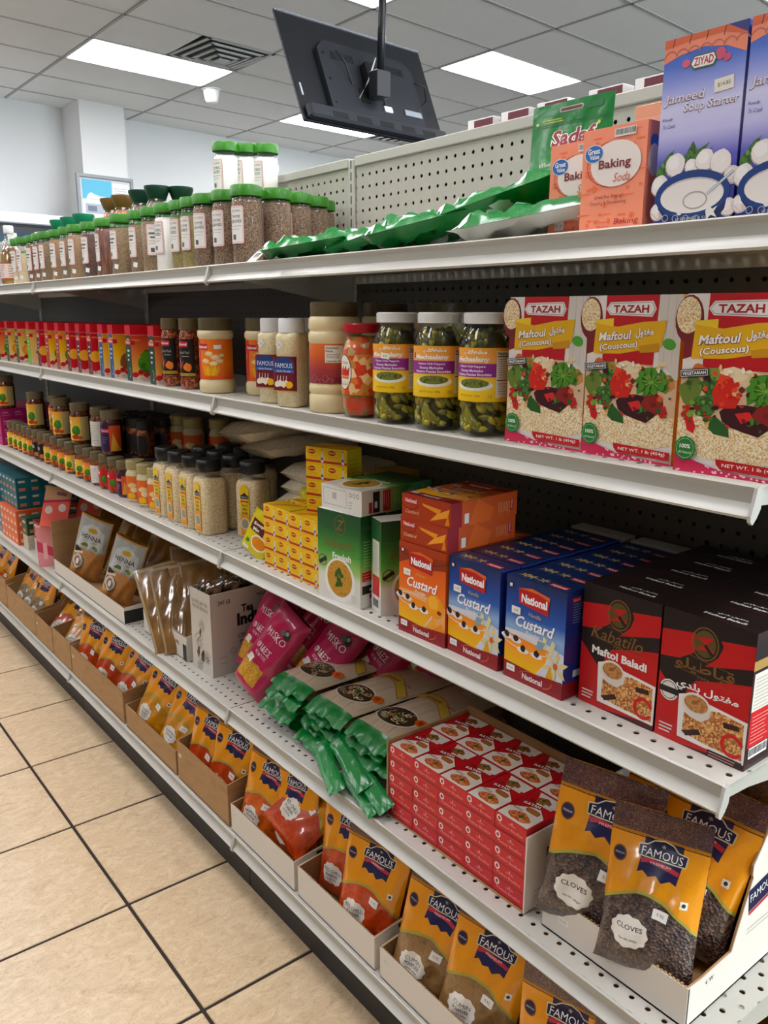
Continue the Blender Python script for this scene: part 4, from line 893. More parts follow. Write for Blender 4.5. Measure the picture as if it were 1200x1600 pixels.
# ginger paste jars
def ginger_jar(R=.040, H=.165):
    t = thing('ginger_paste_jar', 'x', 'jar')
    MB().lathe([(0, 0), (R-.004, .001), (R, .008), (R, .024), (R-.003, .030), (R-.003, .120), (R, .124), (R, .133), (R-.004, .139), (R-.006, .142), (0, .142)], cream, 30).build('jar_body', t, smooth=50)
    MB().lathe([(R-.004, .136), (R-.003, .138), (R-.003, .163), (R-.005, H), (0, H)], M('5f5539', .4, bump=.2, bscale=200), 32).build('lid', t, smooth=40)
    a = Art(); a.rect(-62, 31, 124, 88, grad('ging', [(0, 'd85a1e'), (.4, 'ef8a1c'), (1, 'e8741c')], 2, .031, .119)); a.up(); a.rect(-62, 31, 34, 88, 'c8402c'); a.up()
    a.rect(-36, 96, 30, 13, 'c01e2c', rot=-2); a.up(); a.txt('National', -21, 102.5, 6.5, 'ffffff', w=27, bold=.02); a.z = 2
    a.txt('Ginger', -38, 84, 5, 'f0d8c8', w=12, rot=90).lines(-56, 40, 16, 26, 6, 'f0c8b0')
    for x, y, r, q, s in ((-4, 88, 10, .5, 1), (10, 80, 11, .5, 2), (-12, 72, 9, .6, 3), (20, 72, 9, .5, 4), (6, 66, 9, .6, 5), (24, 84, 6, .6, 6)): a.blob(x, y, r, 'eacb94', s, 10, .2, q).blob(x+1, y+1, r*.8, 'f3dcae', s+9, 9, .2, q*.8)
    a.up()
    for k in range(5): a.ell(-14+k*7, 50, 4, 12, 'f2bc1e' if k % 2 else 'eaa914', 12, rot=10-k*8)
    a.rect(8, 98, 17, 9, 'f2f0ea', rot=2); a.build('label', t, F_cyl(R-.0027), 5); return t
gj = ginger_jar(); g = 'ginger paste jars with olive lids'
put(gj, (.886, 1.733, Z2), AISLE+.75, 'ginger paste jar left of the shelf joint, label fully shown', g)
put(gj, (.945, 1.625, Z2), AISLE+.85, 'ginger paste jar set back in shadow right of the first', g)
# crushed chilli jars
def chil():
    t = thing('chilli_jar', 'x', 'jar'); R = .0225
    MB().lathe([(0, 0), (R-.002, .001), (R+.002, .012), (R+.0015, .022), (R, .028), (R, .125), (R-.003, .133), (R-.005, .140), (0, .140)], mottle('crushed', ['8a3a1c', 'a8542a', '6b2414', 'c07a44', '541a10'], 300, .3, coat=.6), 22).build('jar_body', t, smooth=60)
    MB().lathe([(R-.003, .136), (R, .138), (R, .161), (R-.002, .163), (0, .163)], M('6a5c3e', .4, bump=.2, bscale=200), 24).build('lid', t, smooth=40)
    a = Art(); a.rect(-26, 28, 52, 88, '120e10'); a.up(); a.rect(-22, 98, 32, 13, 'c01e2c', rot=-3); a.up(); a.txt('National', -6, 104.5, 6, 'ffffff', w=28, bold=.02).txt('Crushed Red', -4, 86, 6.5, 'b8b0a4', w=34, bold=.01).rect(-6, 76, 18, 1.2, 'e0dcd4').ring(-18, 62, 8, 12, 1.5, 'e0b8a8', 16).poly([(-16, 42), (-8, 50), (0, 68), (-10, 58)], 'c03040').blob(8, 52, 10, 'e08030', 3, 10, .15).rect(-26, 31, 52, 7, 'c8a030'); a.up(); a.txt('CRUSHED CHILLI', 0, 34.5, 3.5, '3a2a08', w=40)
    a.build('label', t, F_cyl(R+.0003), 5); return t
ch = chil(); g = 'crushed chilli jars with black labels'
put(ch, (.877, 1.950, Z2), AISLE+.5, 'black-labelled crushed chilli jar beside the red-topped cartons', g)
put(ch, (.877, 1.850, Z2), AISLE+.5, 'black-labelled crushed chilli jar beside the ginger paste jar', g)
for k in range(3): put(ch, (.935, 1.96-k*.055, Z2), AISLE, 'crushed chilli jar hidden behind the front pair', 'rear chilli jars')
# red-topped fruit mix cartons
def fruit_box(nm, bgc, spine, fruit, seed=0):
    w, d, h = .066, .063, .144                      # front = spine face towards the aisle, right = picture face
    f = Art(); f.rect(0, 0, 66, 144, bgc[0]); f.up(); f.rect(0, 119, 66, 25, 'c41a2c').rect(0, 118, 66, 1.4, 'e9b0b0').rect(8, 0, 52, 104, spine).rect(8, 107, 52, 12, spine); f.up(); f.rect(0, 94, 66, 12, 'c62a36', r=2).ell(36, 107, 20, 3.5, 'e89a5c', 12); f.up(); f.txt('National', 33, 100, 7, 'ffffff', w=48, bold=.02)
    for k in range(3): f.rect(22, 76-k*12, 26-k*5, 5, 'e9e6e0')
    f.arc(34, 22, 14, 12, -90, 90, 2.5, 'e9e6e0')
    r = Art(); r.rect(0, 0, 63, 144, bgc[1]); r.up(); r.rect(0, 119, 63, 25, 'cf1c2c').rect(0, 118, 63, 1.4, 'f0b8b8').rect(0, 94, 9, 12, 'c62a36').poly([(0, 106), (16, 103), (22, 106), (6, 109)], 'e89a5c').rect(0, 0, 63, 12, 'efe9dc'); r.up()
    if fruit == 'mango': r.blob(36, 44, 24, mottle('gm', ['3f9a1c', '57b028', '2f7a18'], 40, kind='n'), 1, 14, .06, 1.1).blob(36, 66, 18, '57b028', 2, 12, .08, .6).blob(34, 78, 8, '7a6a2c', 3, 9, .2, .4)
    if fruit == 'coco': r.blob(34, 46, 22, '8a5a30', 4, 14, .08, 1.1).blob(38, 58, 14, 'a97442', 5, 12, .1).blob(46, 74, 14, 'f0ead8', 6, 10, .3, .6)
    if fruit == 'pom': r.blob(30, 66, 18, '3f8a28', 7, 12, .1, .9).ell(8, 52, 13, 16, 'f0c040', 16).blob(38, 30, 24, '9c1c30', 8, 14, .1, .9).up(); 
    if fruit == 'pom':
        for k in range(12): r.ell(24+(k % 4)*9, 20+(k // 4)*9, 2.4, 3, 'd8506a', 7)
    if fruit == 'orange': r.blob(30, 46, 22, 'eda020', 9, 14, .05).ell(30, 46, 15, 16, 'f4c658', 14).blob(30, 72, 16, '4f8a28', 10, 9, .3, .5).blob(44, 74, 8, 'e88a18', 11)
    if fruit == 'lemon': r.blob(28, 58, 16, 'd8e0b0', 12, 9, .3).blob(26, 42, 12, '3a7048', 13, 9, .2, .7).blob(30, 22, 12, 'b06a50', 14, 9, .2).blob(36, 8, 14, '3a2a20', 15, 9, .3, .3)
    if fruit != 'lemon':
        for k in range(5): r.blob(6+k*12, 16+(k % 2)*6, 7, ('c01c30', 'a8142c')[k % 2], k+20, 9, .12)
    for k in range(5): r.blob(6+k*13, 6, 5, 'd8c49c', k+40, 7, .3, .5)
    w, d = .038, .080
    for A_, q in ((f, w/.066), (r, d/.063)):
        for v in A_.bm.verts: v.co.x *= q
    tp = Art(); tp.rect(0, 0, w*1000, d*1000, 'b8172a')
    return carton('fruit_mix_box', 'x', 'box', w, d, h, 'c41a2c', [('F', f), ('R', r), ('T', tp)])
og = grad('fb_o', [(0, 'f2d060'), (.45, 'f0a050'), (1, 'd93a24')], 2, 0, .12); yg = grad('fb_y', [(0, 'f4e6a8'), (.5, 'f5cf20'), (1, 'e8a020')], 2, 0, .12); ye = grad('fb_e', [(0, 'efe0a0'), (.6, 'f0d070'), (1, 'e0c050')], 2, 0, .12)
FB = {'mg': fruit_box('a', ('0f3d2a', og), '0e3b28', 'mango'), 'co': fruit_box('b', ('e0c050', yg), '274e8c', 'coco'), 'pm': fruit_box('c', ('c41a2c', M('c8182c', .4)), '5a1420', 'pom'), 'my': fruit_box('d', ('d8a020', yg), 'a01c2c', 'mango'), 'or': fruit_box('e', ('7ab020', ye), '0e3b28', 'orange'), 'le': fruit_box('f', ('7ab020', ye), '7ab01c', 'lemon')}
seq = [('mg', 2.000, 'orange mango carton with dark green spine nearest the chilli jars'), ('mg', 2.150, 'orange mango carton with price tag, second from chilli jars'), ('co', 2.275, 'yellow coconut carton, right one of the blue-spined pair'), ('co', 2.352, 'yellow coconut carton, left one of the blue-spined pair'), ('pm', 2.447, 'red pomegranate carton beside the blue-spined carton'), ('pm', 2.540, 'second red pomegranate carton from the blue-spined pair'), ('pm', 2.632, 'red pomegranate carton with dark spine, leftmost red one'), ('my', 2.736, 'yellow green mango carton beside the red cartons'), ('my', 2.842, 'yellow green mango carton just right of the far shelf joint'), ('pm', 2.935, 'red carton just left of the far shelf joint'), ('le', 3.05, 'pale yellow lemon carton with bright green spine'), ('or', 3.19, 'orange fruit carton with lime green spine near the left edge'), ('or', 3.32, 'orange fruit carton with dark green spine at the left edge'), ('mg', 3.45, 'mango carton cut off by the left picture edge'), ('pm', 3.56, 'red carton beyond the left picture edge')]
for kind, y, lb in seq: put(FB[kind], (.855, y+.019, Z2), AISLE-.03, lb, 'red-topped fruit mix cartons in front')
for k in range(17): put(FB[('pm', 'mg', 'my')[k % 3]], (.945, 2.03+k*.098, Z2), AISLE, 'red-topped carton in the second row, %s from the right' % ORD[k], 'red-topped fruit mix cartons behind')
# ================================================================ third shelf
def orient(front, up):
    z = Vector(up).normalized(); y = -Vector(front); y = (y-z*y.dot(z)).normalized(); x = y.cross(z)
    return tuple(Matrix(((x.x, y.x, z.x), (x.y, y.y, z.y), (x.z, y.z, z.z))).to_euler())
def F_bot(w, d): return lambda u, v, e: (u-w/2, d-v, -e)
pk = Art(); pk.rect(0, 0, 320, 145, 'a81a60').up()
for c in range(6):
    for r_ in range(4): pk.z = 1; pk.rect(6+c*52, 6+r_*35, 48, 31, 'b8246c'); pk.z = 2; pk.rect(12+c*52, 24+r_*35, 22, 5, 'e0a0c4').rect(12+c*52, 14+r_*35, 30, 3, 'd080ac')
pkr = Art(); pkr.rect(0, 0, 240, 145, '9c1858').up()
for c in range(5):
    for r_ in range(4): pkr.z = 1; pkr.rect(4+c*47, 6+r_*35, 43, 31, 'ac2066'); pkr.z = 2; pkr.rect(10+c*47, 24+r_*35, 22, 4, 'e0a0c4').rect(10+c*47, 14+r_*35, 28, 3, 'd080ac')
o = carton('pink_box_pack', 'magenta pack of small boxes at the left end of third shelf', 'box', .32, .24, .145, '98165a', [('F', pk), ('R', pkr)]); put(o, (.862, 3.74, Z3), AISLE)
def small_jar(var, R=.027, H=.107):
    t = thing('pickle_jar', 'x', 'jar')
    body = {'gar': mottle('garlicjar', ['d8cfa8', 'cbbf94'], 60, .3, coat=.6), 'pur': mottle('jamd', ['3a0f14', '501820'], 60, .25, coat=.7)}.get(var, mottle('picklej', ['5a2a12', '7a3a18', '43200f', '8a5020'], 110, .25, coat=.7))
    lidm = M('1c1a17', .5) if var == 'shaded' else M('6b5f45', .4, bump=.2, bscale=200) if var != 'gar' else M('b9ab7c', .35, .3)  # olive lids; rear-row variant has shade put into lid and label colour
    MB().lathe([(0, 0), (R-.003, .001), (R, .006), (R, H-.040), (R-.004, H-.030), (R-.006, H-.024), (0, H-.024)], body, 18).build('jar_body', t, smooth=60)
    MB().lathe([(R-.004, H-.026), (R-.002, H-.024), (R-.002, H-.002), (R-.004, H), (0, H)], lidm, 20).build('lid', t, smooth=40)
    a = Art(); k = R/.027; W = 70*k; h0, h1 = 10*k, H*1000-43
    bgd = {'yel': grad('sj_y%g' % H, [(0, 'e9c030'), (.5, 'f2d860'), (1, 'f0a020')], 2, .01, H-.04), 'red': M('c8202a', .4), 'pur': M('2c1846', .4), 'blk': M('1a1416', .4), 'shaded': M('1a1214', .4), 'nut': M('e9e4dc', .4), 'gar': M('e0702c', .4), 'gag': M('7a1430', .4), 'org': grad('sj_o%g' % H, [(0, 'b83a1c'), (.5, 'f0c040'), (1, 'e86a20')], 2, .01, H-.04)}[var if var != 'gar' else 'gar']
    a.rect(-W/2, h0, W, h1-h0, bgd); a.up(); hh = h1-h0
    if var in ('yel', 'org', 'red'):
        a.rect(W*.18, h0, W*.32, hh, 'c9b980' if var != 'red' else 'd8702c').rect(-W*.5, h0+hh*.62, W*.2, hh*.2, 'c8303a'); a.blob(-W*.02, h0+hh*.42, hh*.2, '3f7a22', 3, 10, .12).blob(W*.02, h0+hh*.5, hh*.13, '58982c', 4, 9, .12).blob(-W*.06, h0+hh*.14, hh*.16, 'b8301c', 5, 10, .2, .6).blob(W*.12, h0+hh*.12, hh*.12, 'd0502a', 6, 9, .2, .6); a.up().rect(-W*.34, h0+hh*.7, W*.14, hh*.14, 'f2f0ea')
    if var == 'pur': a.rect(W*.08, h0, W*.42, hh, 'd85a20').rect(-W*.26, h0+hh*.72, W*.34, hh*.16, 'c8303a').poly([(W*.1, h0), (W*.2, h0+hh*.7), (W*.34, h0+hh*.3), (W*.5, h0)], 'f0b040'); a.up().txt('National', -W*.09, h0+hh*.8, hh*.1, 'ffffff', w=W*.28).lines(-W*.22, h0+hh*.3, W*.24, hh*.3, 4, 'c0b4cc')
    if var == 'blk': a.blob(0, h0+hh*.2, hh*.24, 'c87a30', 7, 10, .2, .6).rect(-W*.3, h0+hh*.6, W*.2, hh*.2, 'b0a89a')
    if var == 'nut': a.lines(-W*.4, h0+hh*.1, W*.5, hh*.8, 8, '7a7a78')
    if var in ('gar',): a.rect(-W*.5, h0, W*.22, hh, 'a82430').blob(0, h0+hh*.6, hh*.22, 'eacb94', 1, 10, .2, .5).blob(W*.1, h0+hh*.4, hh*.2, 'f3dcae', 2, 10, .2, .5).blob(-W*.04, h0+hh*.15, hh*.2, 'f2bc1e', 3, 9, .2, .7).rect(W*.24, h0+hh*.1, W*.24, hh*.5, 'd8d8d4')
    if var == 'gag': a.rect(-W*.2, h0+hh*.72, W*.34, hh*.18, 'c8303a').lines(-W*.2, h0+hh*.1, W*.36, hh*.5, 5, 'd8b0b8').up().txt('National', -W*.03, h0+hh*.81, hh*.1, 'ffffff', w=W*.28)
    a.build('label', t, F_cyl(R+.0003), 6*k); return t
SJ = {v: small_jar(v) for v in ('yel', 'red', 'pur', 'blk', 'nut', 'org', 'shaded')}
SJ['gar'] = small_jar('gar', .0285, .119)
front = [('gar', 2.112, 'small ginger jar touching the first sesame jar'), ('gar', 2.185, 'small ginger jar with orange label, second from the sesame jars'), ('gar', 2.262, 'small garlic jar third from the sesame jars'), ('pur', 2.338, 'small pickle jar with purple and orange label'), ('red', 2.410, 'small pickle jar with red label beside the purple one'), ('red', 2.485, 'small pickle jar with red label and green mango'), ('nut', 2.556, 'small jar showing its white nutrition panel'), ('org', 2.625, 'small orange-labelled jar beside the nutrition panel one'), ('yel', 2.700, 'small yellow-labelled jar right of the brightest mango one'), ('yel', 2.80, 'small yellow mango pickle jar under the second-tier jars'), ('org', 2.875, 'small orange jar left of the bright yellow mango one'), ('org', 2.955, 'small orange mango jar near the far shelf joint'), ('yel', 3.03, 'small yellow jar beside the two black-labelled ones'), ('blk', 3.10, 'right one of the two black-labelled small jars'), ('blk', 3.165, 'left one of the two black-labelled small jars'), ('org', 3.235, 'small orange jar left of the black-labelled pair'), ('yel', 3.30, 'small yellow jar fourth from the pink pack'), ('yel', 3.365, 'small yellow jar third from the pink pack'), ('yel', 3.43, 'small yellow jar second from the pink pack'), ('yel', 3.50, 'small yellow jar beside the magenta pack')]
for kind, y, lb in front: put(SJ[kind], (.889, y, Z3), AISLE+.7 if kind != 'pur' else AISLE+.45, lb, 'small pickle jars along the third shelf edge')
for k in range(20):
    for x in (.955, 1.02): put(SJ['shaded'], (x, 2.19+k*.066, Z3), AISLE, 'small pickle jar behind the front row, mostly its lid visible', 'rear pickle jars on the third shelf')
BJ = {v: small_jar(v, .033, .132) for v in ('yel', 'org', 'pur', 'nut')}
for kind, x, y, lb in (('pur', .905, 2.470, 'purple and red labelled jar standing on the small jars, rightmost'), ('nut', .915, 2.585, 'second-tier jar half hidden left of the purple labelled one'), ('yel', .905, 2.745, 'big yellow mango jar standing on the small jars'), ('yel', .905, 2.930, 'upper jar with yellow label left of the largest yellow one'), ('org', .93, 3.05, 'upper jar with red and orange label, half covered'), ('yel', .905, 3.230, 'upper yellow pickle jar above the black-labelled pair'), ):
    put(BJ[kind], (x, y, Z3+.107), AISLE+.75, lb, 'pickle jars stacked on the small jars')
put(BJ['yel'], (.905, 3.625, Z3+.145), AISLE+.9, 'pickle jar standing on the magenta pack at the left edge', 'pickle jars stacked on the small jars')
for k in range(5):
    for x in (.965, 1.03, 1.095): put(SJ['shaded'], (x, 2.36+k*.06+(x-.96)*.3, Z3+(.107 if x < 1.05 else .10)), AISLE, 'jar with shade-darkened lid colour in the second tier behind', 'shadowed upper jars on the third shelf')
for k in range(5): put(SJ['shaded'], (1.09, 2.36+k*.066, Z3), AISLE, 'jar with shade-darkened lid colour in the rear row', 'shadowed rear jars on the third shelf')
# sesame seed jars
def sesame_jar():
    t = thing('sesame_jar', 'x', 'jar'); R = .0345
    MB().lathe([(0, .001), (R-.004, .001), (R-.0015, .006), (R-.0015, .128), (R-.006, .138), (0, .140)], sesame, 28, sq=5).build('sesame_seeds', t, smooth=50)
    MB().lathe([(R-.004, 0), (R, .005), (R, .134), (R-.004, .144)], plast, 28, sq=5).lathe([(R-.003, .143), (.028, .150), (.0275, .158)], plast, 28).build('clear_body', t, norm=False)
    MB().lathe([(.029, .154), (.0305, .156), (.0305, .179), (.028, .182), (0, .182)], M('0e0e10', .3, bump=.2, bscale=400), 32).build('black_cap', t, smooth=40)['label'] = 'black ridged screw cap'
    a = Art(); a.rect(-13, 8, 26, 108, 'e9a020').ell(0, 116, 13, 13, 'e9c81c', 16, a0=0, a1=180); a.rect(-13, 60, 26, 56, 'ecc61c'); a.up(); a.poly([(-12, 96), (-12, 104), (-6, 106), (0, 112), (6, 106), (12, 104), (12, 96)], '141a3a').rect(-11, 88, 22, 4, 'c8402c').poly([(-12, 86), (-9, 92), (9, 92), (12, 86), (0, 89)], 'c8402c'); a.up(); a.txt('FAMOUS', 0, 100, 5, 'd8dce8', w=21)
    for k, s in enumerate(('SESAME', 'SEED', 'HULLED')): a.txt(s, 0, 80-k*9, 5.5, '3a2c0a', w=17 if k != 1 else 13, bold=.02)
    a.ell(0, 36, 12, 14, 'f0ead2', 20).up().ell(0, 36, 10, 12, '9a9a84', 18); a.lines(-9, 11, 18, 5, 1, '7a5a10')
    a.build('label', t, lambda u, v, e: (u, -R-.0003-e, v)); return t
sj = sesame_jar(); g = 'sesame seed jars with black caps'
for k, (y, lb) in enumerate(((1.813, 'sesame jar with its full side of seeds showing, fourth from left'), (1.893, 'sesame jar third from left, white price tag on its shoulder'), (1.974, 'sesame jar second from left in the overlapping row'), (2.053, 'leftmost sesame jar beside the small ginger jars'))): put(sj, (.894, y, Z3), AISLE+.05, lb, g)
put(sj, (.962, 1.722, Z3), AISLE+.42, 'sesame jar standing apart on the right, label turned to the camera', g)
for k in range(3):
    put(sj, (.972, 1.83+k*.083, Z3), AISLE, 'second-row sesame jar, only its black cap visible, %s from the right' % ORD[k], 'rear sesame jars')
    put(sj, (1.048, 1.83+k*.083, Z3), AISLE, 'third-row sesame jar, only its black cap visible, %s from the right' % ORD[k], 'rear sesame jars')
for x, y, lb in ((1.075, 2.36, 'ginger jar upper left in shadow behind the sesame caps'), (1.075, 2.27, 'ginger jar with pale nutrition panel behind the sesame caps'), (1.125, 2.20, 'ginger jar right in shadow behind the sesame caps'), (1.13, 2.08, 'dim red-labelled jar in deep shadow left of the rice bags')):
    put(SJ['gar'], (x, y, Z3+.09), AISLE+.75, lb, 'ginger jars in shadow on third shelf', scale=1.12); put(SJ['gar'], (x, y, Z3), AISLE, 'ginger jar hidden below another at the shelf back', 'hidden ginger jars', scale=(1, 1, .75))
# rice bags lying in a stack
rice = mottle('rice', ['c8bca4', 'd6cab4', 'bcae96', 'e0d6c2'], 600, .3, coat=.8)
rb = pouch('rice_bag', 'x', 'bag', .16, .25, .045, rice, rice, prof=lambda v: min(1, v/.12, (1-v)/.12)**.5, seed=4, wrk=.003, pinch=.02, side_e=7)
flat = orient((0, 0, 1), (1, 0, 0))
for k in range(5): put(rb, (.985+.008*(k % 2), 1.60-.008*k, Z3+.022+k*.036), orient((.03*k, .04, 1), (1, .1-.05*k, 0)), 'lying rice bag, %s from the bottom of the lower stack' % ORD[k], 'clear rice bags stacked flat')
for k, (x, y) in enumerate(((.97, 1.73), (.93, 1.77))): put(rb, (x, y, Z3+.208+k*.036), orient((.05, .1, 1), (1, -.15, .04)), ('flat rice bag under the topmost one, resting on black caps', 'topmost rice bag, rounded end over the black caps')[k], 'clear rice bags stacked flat', scale=(1.15, 1, 1))
# bouillon packs
mprint = Art(); mprint.rect(0, 0, 49, 33, 'f0c818'); mprint.up(); mprint.rect(0, 3, 49, 5, 'b8341c').ell(14, 24, 9, 5, 'b81c20', 16).poly([(37, 4), (43, 4), (43, 13), (41.5, 20), (41, 27), (39, 27), (38.5, 20), (36.5, 13)], 'd8dce4').rect(39, 27, 2, 3, 'c02020'); mprint.up(); mprint.txt('Maggi', 14, 24, 4.5, 'f6e04a', w=13, bold=.03).rect(37, 9, 5, 5, '3a5aa0', rot=20).lines(4, 11, 26, 7, 2, 'c89a10')
def mag_pack(rows=4, cols=2, d=.05, sidep=None):
    t = thing('bouillon_pack', 'x', 'box'); first = None
    ym = M('e0b818', .35, coat=.5)
    for r in range(rows):
        for c in range(cols):
            if first is None:
                b = MB().box(-.0245, 0, 0, .0245, d, .0332, ym, .0008).build('bouillon_box', t); first = b
                p = mprint.build('front_print', b, F_front(.049)); fp = p
            else:
                b = first.copy(); COL.objects.link(b); b.parent = t; p = fp.copy(); COL.objects.link(p); p.parent = b
            b.location = ((c-(cols-1)/2)*.0497, 0, r*.0336)
    a = Art(); W = cols*49.7; a.rect(2, 2, W-4, d*1000-4, 'e8c420'); a.up(); a.poly([(4, 4), (W*.3, 4), (W*.9, d*1000-6), (W*.6, d*1000-6)], 'd88a1c'); a.build('top_print', t, F_top(W/1000, rows*.0336)); 
    s = Art(); s.rect(2, 2, d*1000-4, rows*33.6-4, 'c9b424'); s.up(); s.lines(6, 6, d*1000-14, rows*33-20, 14, '8a7a10', 1, 1); s.build('side_print', t, F_right(W/1000)); return t
mp = mag_pack(); g = 'yellow bouillon packs on the third shelf'
put(mp, (.860, 1.446, Z3), AISLE+.03, 'left front yellow bouillon pack of eight small boxes', g)
put(mp, (.858, 1.341, Z3), AISLE+.03, 'right front yellow bouillon pack touching the green grain carton', g)
put(mp, (.925, 1.446, Z3), AISLE, 'yellow bouillon pack hidden behind the left front one', g)
put(mp, (.925, 1.341, Z3), AISLE, 'yellow bouillon pack hidden behind the right front one', g)
put(mp, (.8985, 1.318, Z3+.1355), -1.246, 'tall upright yellow bouillon pack standing on the front ones', g)
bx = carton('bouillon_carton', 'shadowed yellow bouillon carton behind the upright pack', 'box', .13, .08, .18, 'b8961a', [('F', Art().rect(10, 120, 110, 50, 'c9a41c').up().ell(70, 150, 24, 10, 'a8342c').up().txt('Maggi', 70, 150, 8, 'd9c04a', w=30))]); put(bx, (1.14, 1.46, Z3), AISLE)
# soup packets
ys = M('d9c81c', .3, coat=.7)
def soup_art():
    a = Art(); W, H = 100, 140; a.rect(-46, 4, 92, 132, 'd8c81c'); a.up(); a.rect(-40, 70, 60, 40, '5a2418').ell(14, 46, 34, 24, 'e9e6de', 24); a.up(); a.ell(14, 46, 29, 19, 'e08a20', 22).txt('Soup', -10, 97, 13, 'f4f2ea', w=44, bold=.04, rot=8).txt('Mix', -14, 80, 11, 'f4f2ea', w=28, bold=.04, rot=8).rect(-42, 6, 26, 12, 'e9e6e0').blob(-30, 34, 8, '3f8a28', 3); return a
sp_ = pouch('soup_packet', 'x', 'packet', .10, .14, .012, ys, ys, soup_art(), prof=lying, seed=6, wrk=.002, nu=6, nv=8, pinch=0)
put(sp_, (.862, 1.562, Z3+.008), orient((-1, -.35, .25), (.25, -.42, 1)), 'yellow soup packet leaning against the bouillon pack at the shelf edge', 'yellow soup packets', scale=.72)
for k in range(7): put(sp_, (.94+.004*k, 1.53-.012*k, Z3+.10+k*.011), orient((-.1, .1*(k % 3-1), 1), (.8, -.4+.15*(k % 3), .05)), 'yellow soup packet in the pile behind, %s from the bottom' % ORD[k], 'yellow soup packets')
o = carton('bouillon_carton', 'plain yellow carton hidden under the pile of soup packets', 'box', .11, .12, .095, 'c9a81c', []); put(o, (.935, 1.525-.02, Z3), AISLE) if 0 else put(o, (1.0, 1.52, Z3), AISLE)
# green cracked wheat cartons
gg = grad('freekeh', [(0, 'e6e4dc'), (.28, 'e4e6d8'), (.36, 'a9c878'), (.55, '4f9a40'), (.8, '1f5a2c'), (1, '1a4a2a')], 2, 0, .172)
def freek():
    a = Art(); a.rect(0, 0, 115, 172, gg); a.up()
    for k in range(9): a.arc(20+k*10, 150-k*5, 26, 18, 200, 330, .5, '3f7a40', 8)
    a.ring(62, 148, 15, 19, 1.4, '7a5a34', 22).txt('Z', 62, 148, 20, '7a5a34', w=18, bold=.03, shear=.3).txt('Kabatilo', 60, 112, 18, '7a5a34', w=80, shear=.25).txt('1953', 60, 98, 4, '7a5a34')
    a.txt('Freekeh', 66, 88, 13, 'f6f6f0', w=50, bold=.03); a.ell(60, 40, 42, 44, 'ece9e2', 28); a.up(); a.ell(60, 44, 40, 41, 'f6f4ee', 28); a.up(); a.ell(60, 46, 34, 35, mottle('soup', ['b98a34', 'c99a3c', 'a87828'], 140, kind='n'), 26); a.up()
    for k, (dx, dy) in enumerate(((0, 0), (-6, 8), (6, 10), (-4, -10), (5, -8), (0, 16))): a.blob(58+dx, 44+dy, 6, '2f5a1c', k, 8, .3)
    a.ring(14, 74, 11, 11, 1.2, '22241e', 18).rect(2, 70, 24, 7, '22241e', rot=30).rect(92, 6, 14, 16, 'dad8d0')
    return a
fr = Art(); fr.rect(0, 0, 45, 172, gg); fr.up(); fr.lines(8, 78, 30, 50, 9, 'd0e0b8').rect(4, 50, 38, 18, 'c01c24').rect(4, 46, 38, 2, 'e0e0d8').rect(4, 26, 38, 16, '1c1c1c').rect(4, 12, 38, 12, 'e6e4dc'); fr.up(); fr.lines(6, 51, 32, 16, 3, 'f0c8c0').rect(22, 16, 20, 8, 'b02028').rect(22, 30, 12, 6, 'e8e6e0').txt('Kabatilo', 22, 150, 7, '7a5a34', w=30, shear=.2)
fl_ = Art(); fl_.rect(0, 0, 45, 172, gg); fl_.up(); fl_.rect(6, 70, 32, 64, 'dcdad0').rect(6, 32, 32, 36, 'c81c24').rect(4, 4, 38, 26, 'e6e4dc'); fl_.up(); fl_.lines(8, 74, 26, 56, 13, '8a8a84').lines(8, 36, 26, 30, 6, 'f0a8a0').bars(8, 6, 28, 22, 4)
fb = Art(); fb.rect(0, 0, 115, 45, 'e9e7e0'); fb.up(); fb.rect(6, 8, 66, .8, '9a9a94').rect(6, 38, 66, .8, '9a9a94').rect(6, 8, .8, 30, '9a9a94').rect(72, 8, .8, 30, '9a9a94').rect(32, 20, 12, 12, 'c0beb6').lines(78, 8, 12, 16, 3, '6a6a66').ring(84, 34, 4, 4, 1, '3a3a3a', 10).ring(94, 34, 4, 4, 1, '3a3a3a', 10).ring(104, 34, 4, 4, 1, '3a3a3a', 10)
fk = carton('cracked_wheat_box', 'x', 'box', .115, .045, .172, 'dedcd0', [('F', freek()), ('R', fr), ('L', fl_)])
# bottom face print (seen when the box lies down)
fb.build('base_print', fk, F_bot(.115, .045))
g = 'green cracked wheat cartons'
put(fk, (.845, 1.203, Z3), -1.45, 'green cracked wheat carton facing out with a bowl of soup', g)
put(fk, (.915, 1.080, Z3), -.284, 'green carton turned sideways beside the orange custard', g)
put(fk, (.852, 1.203, Z3+.172+.0455), orient((0, 0, 1), (1, .06, 0)), 'white and green carton lying flat on top of the green ones', g)
put(fk, (.905, 1.203, Z3), -1.45, 'green carton hidden behind the front one', g)
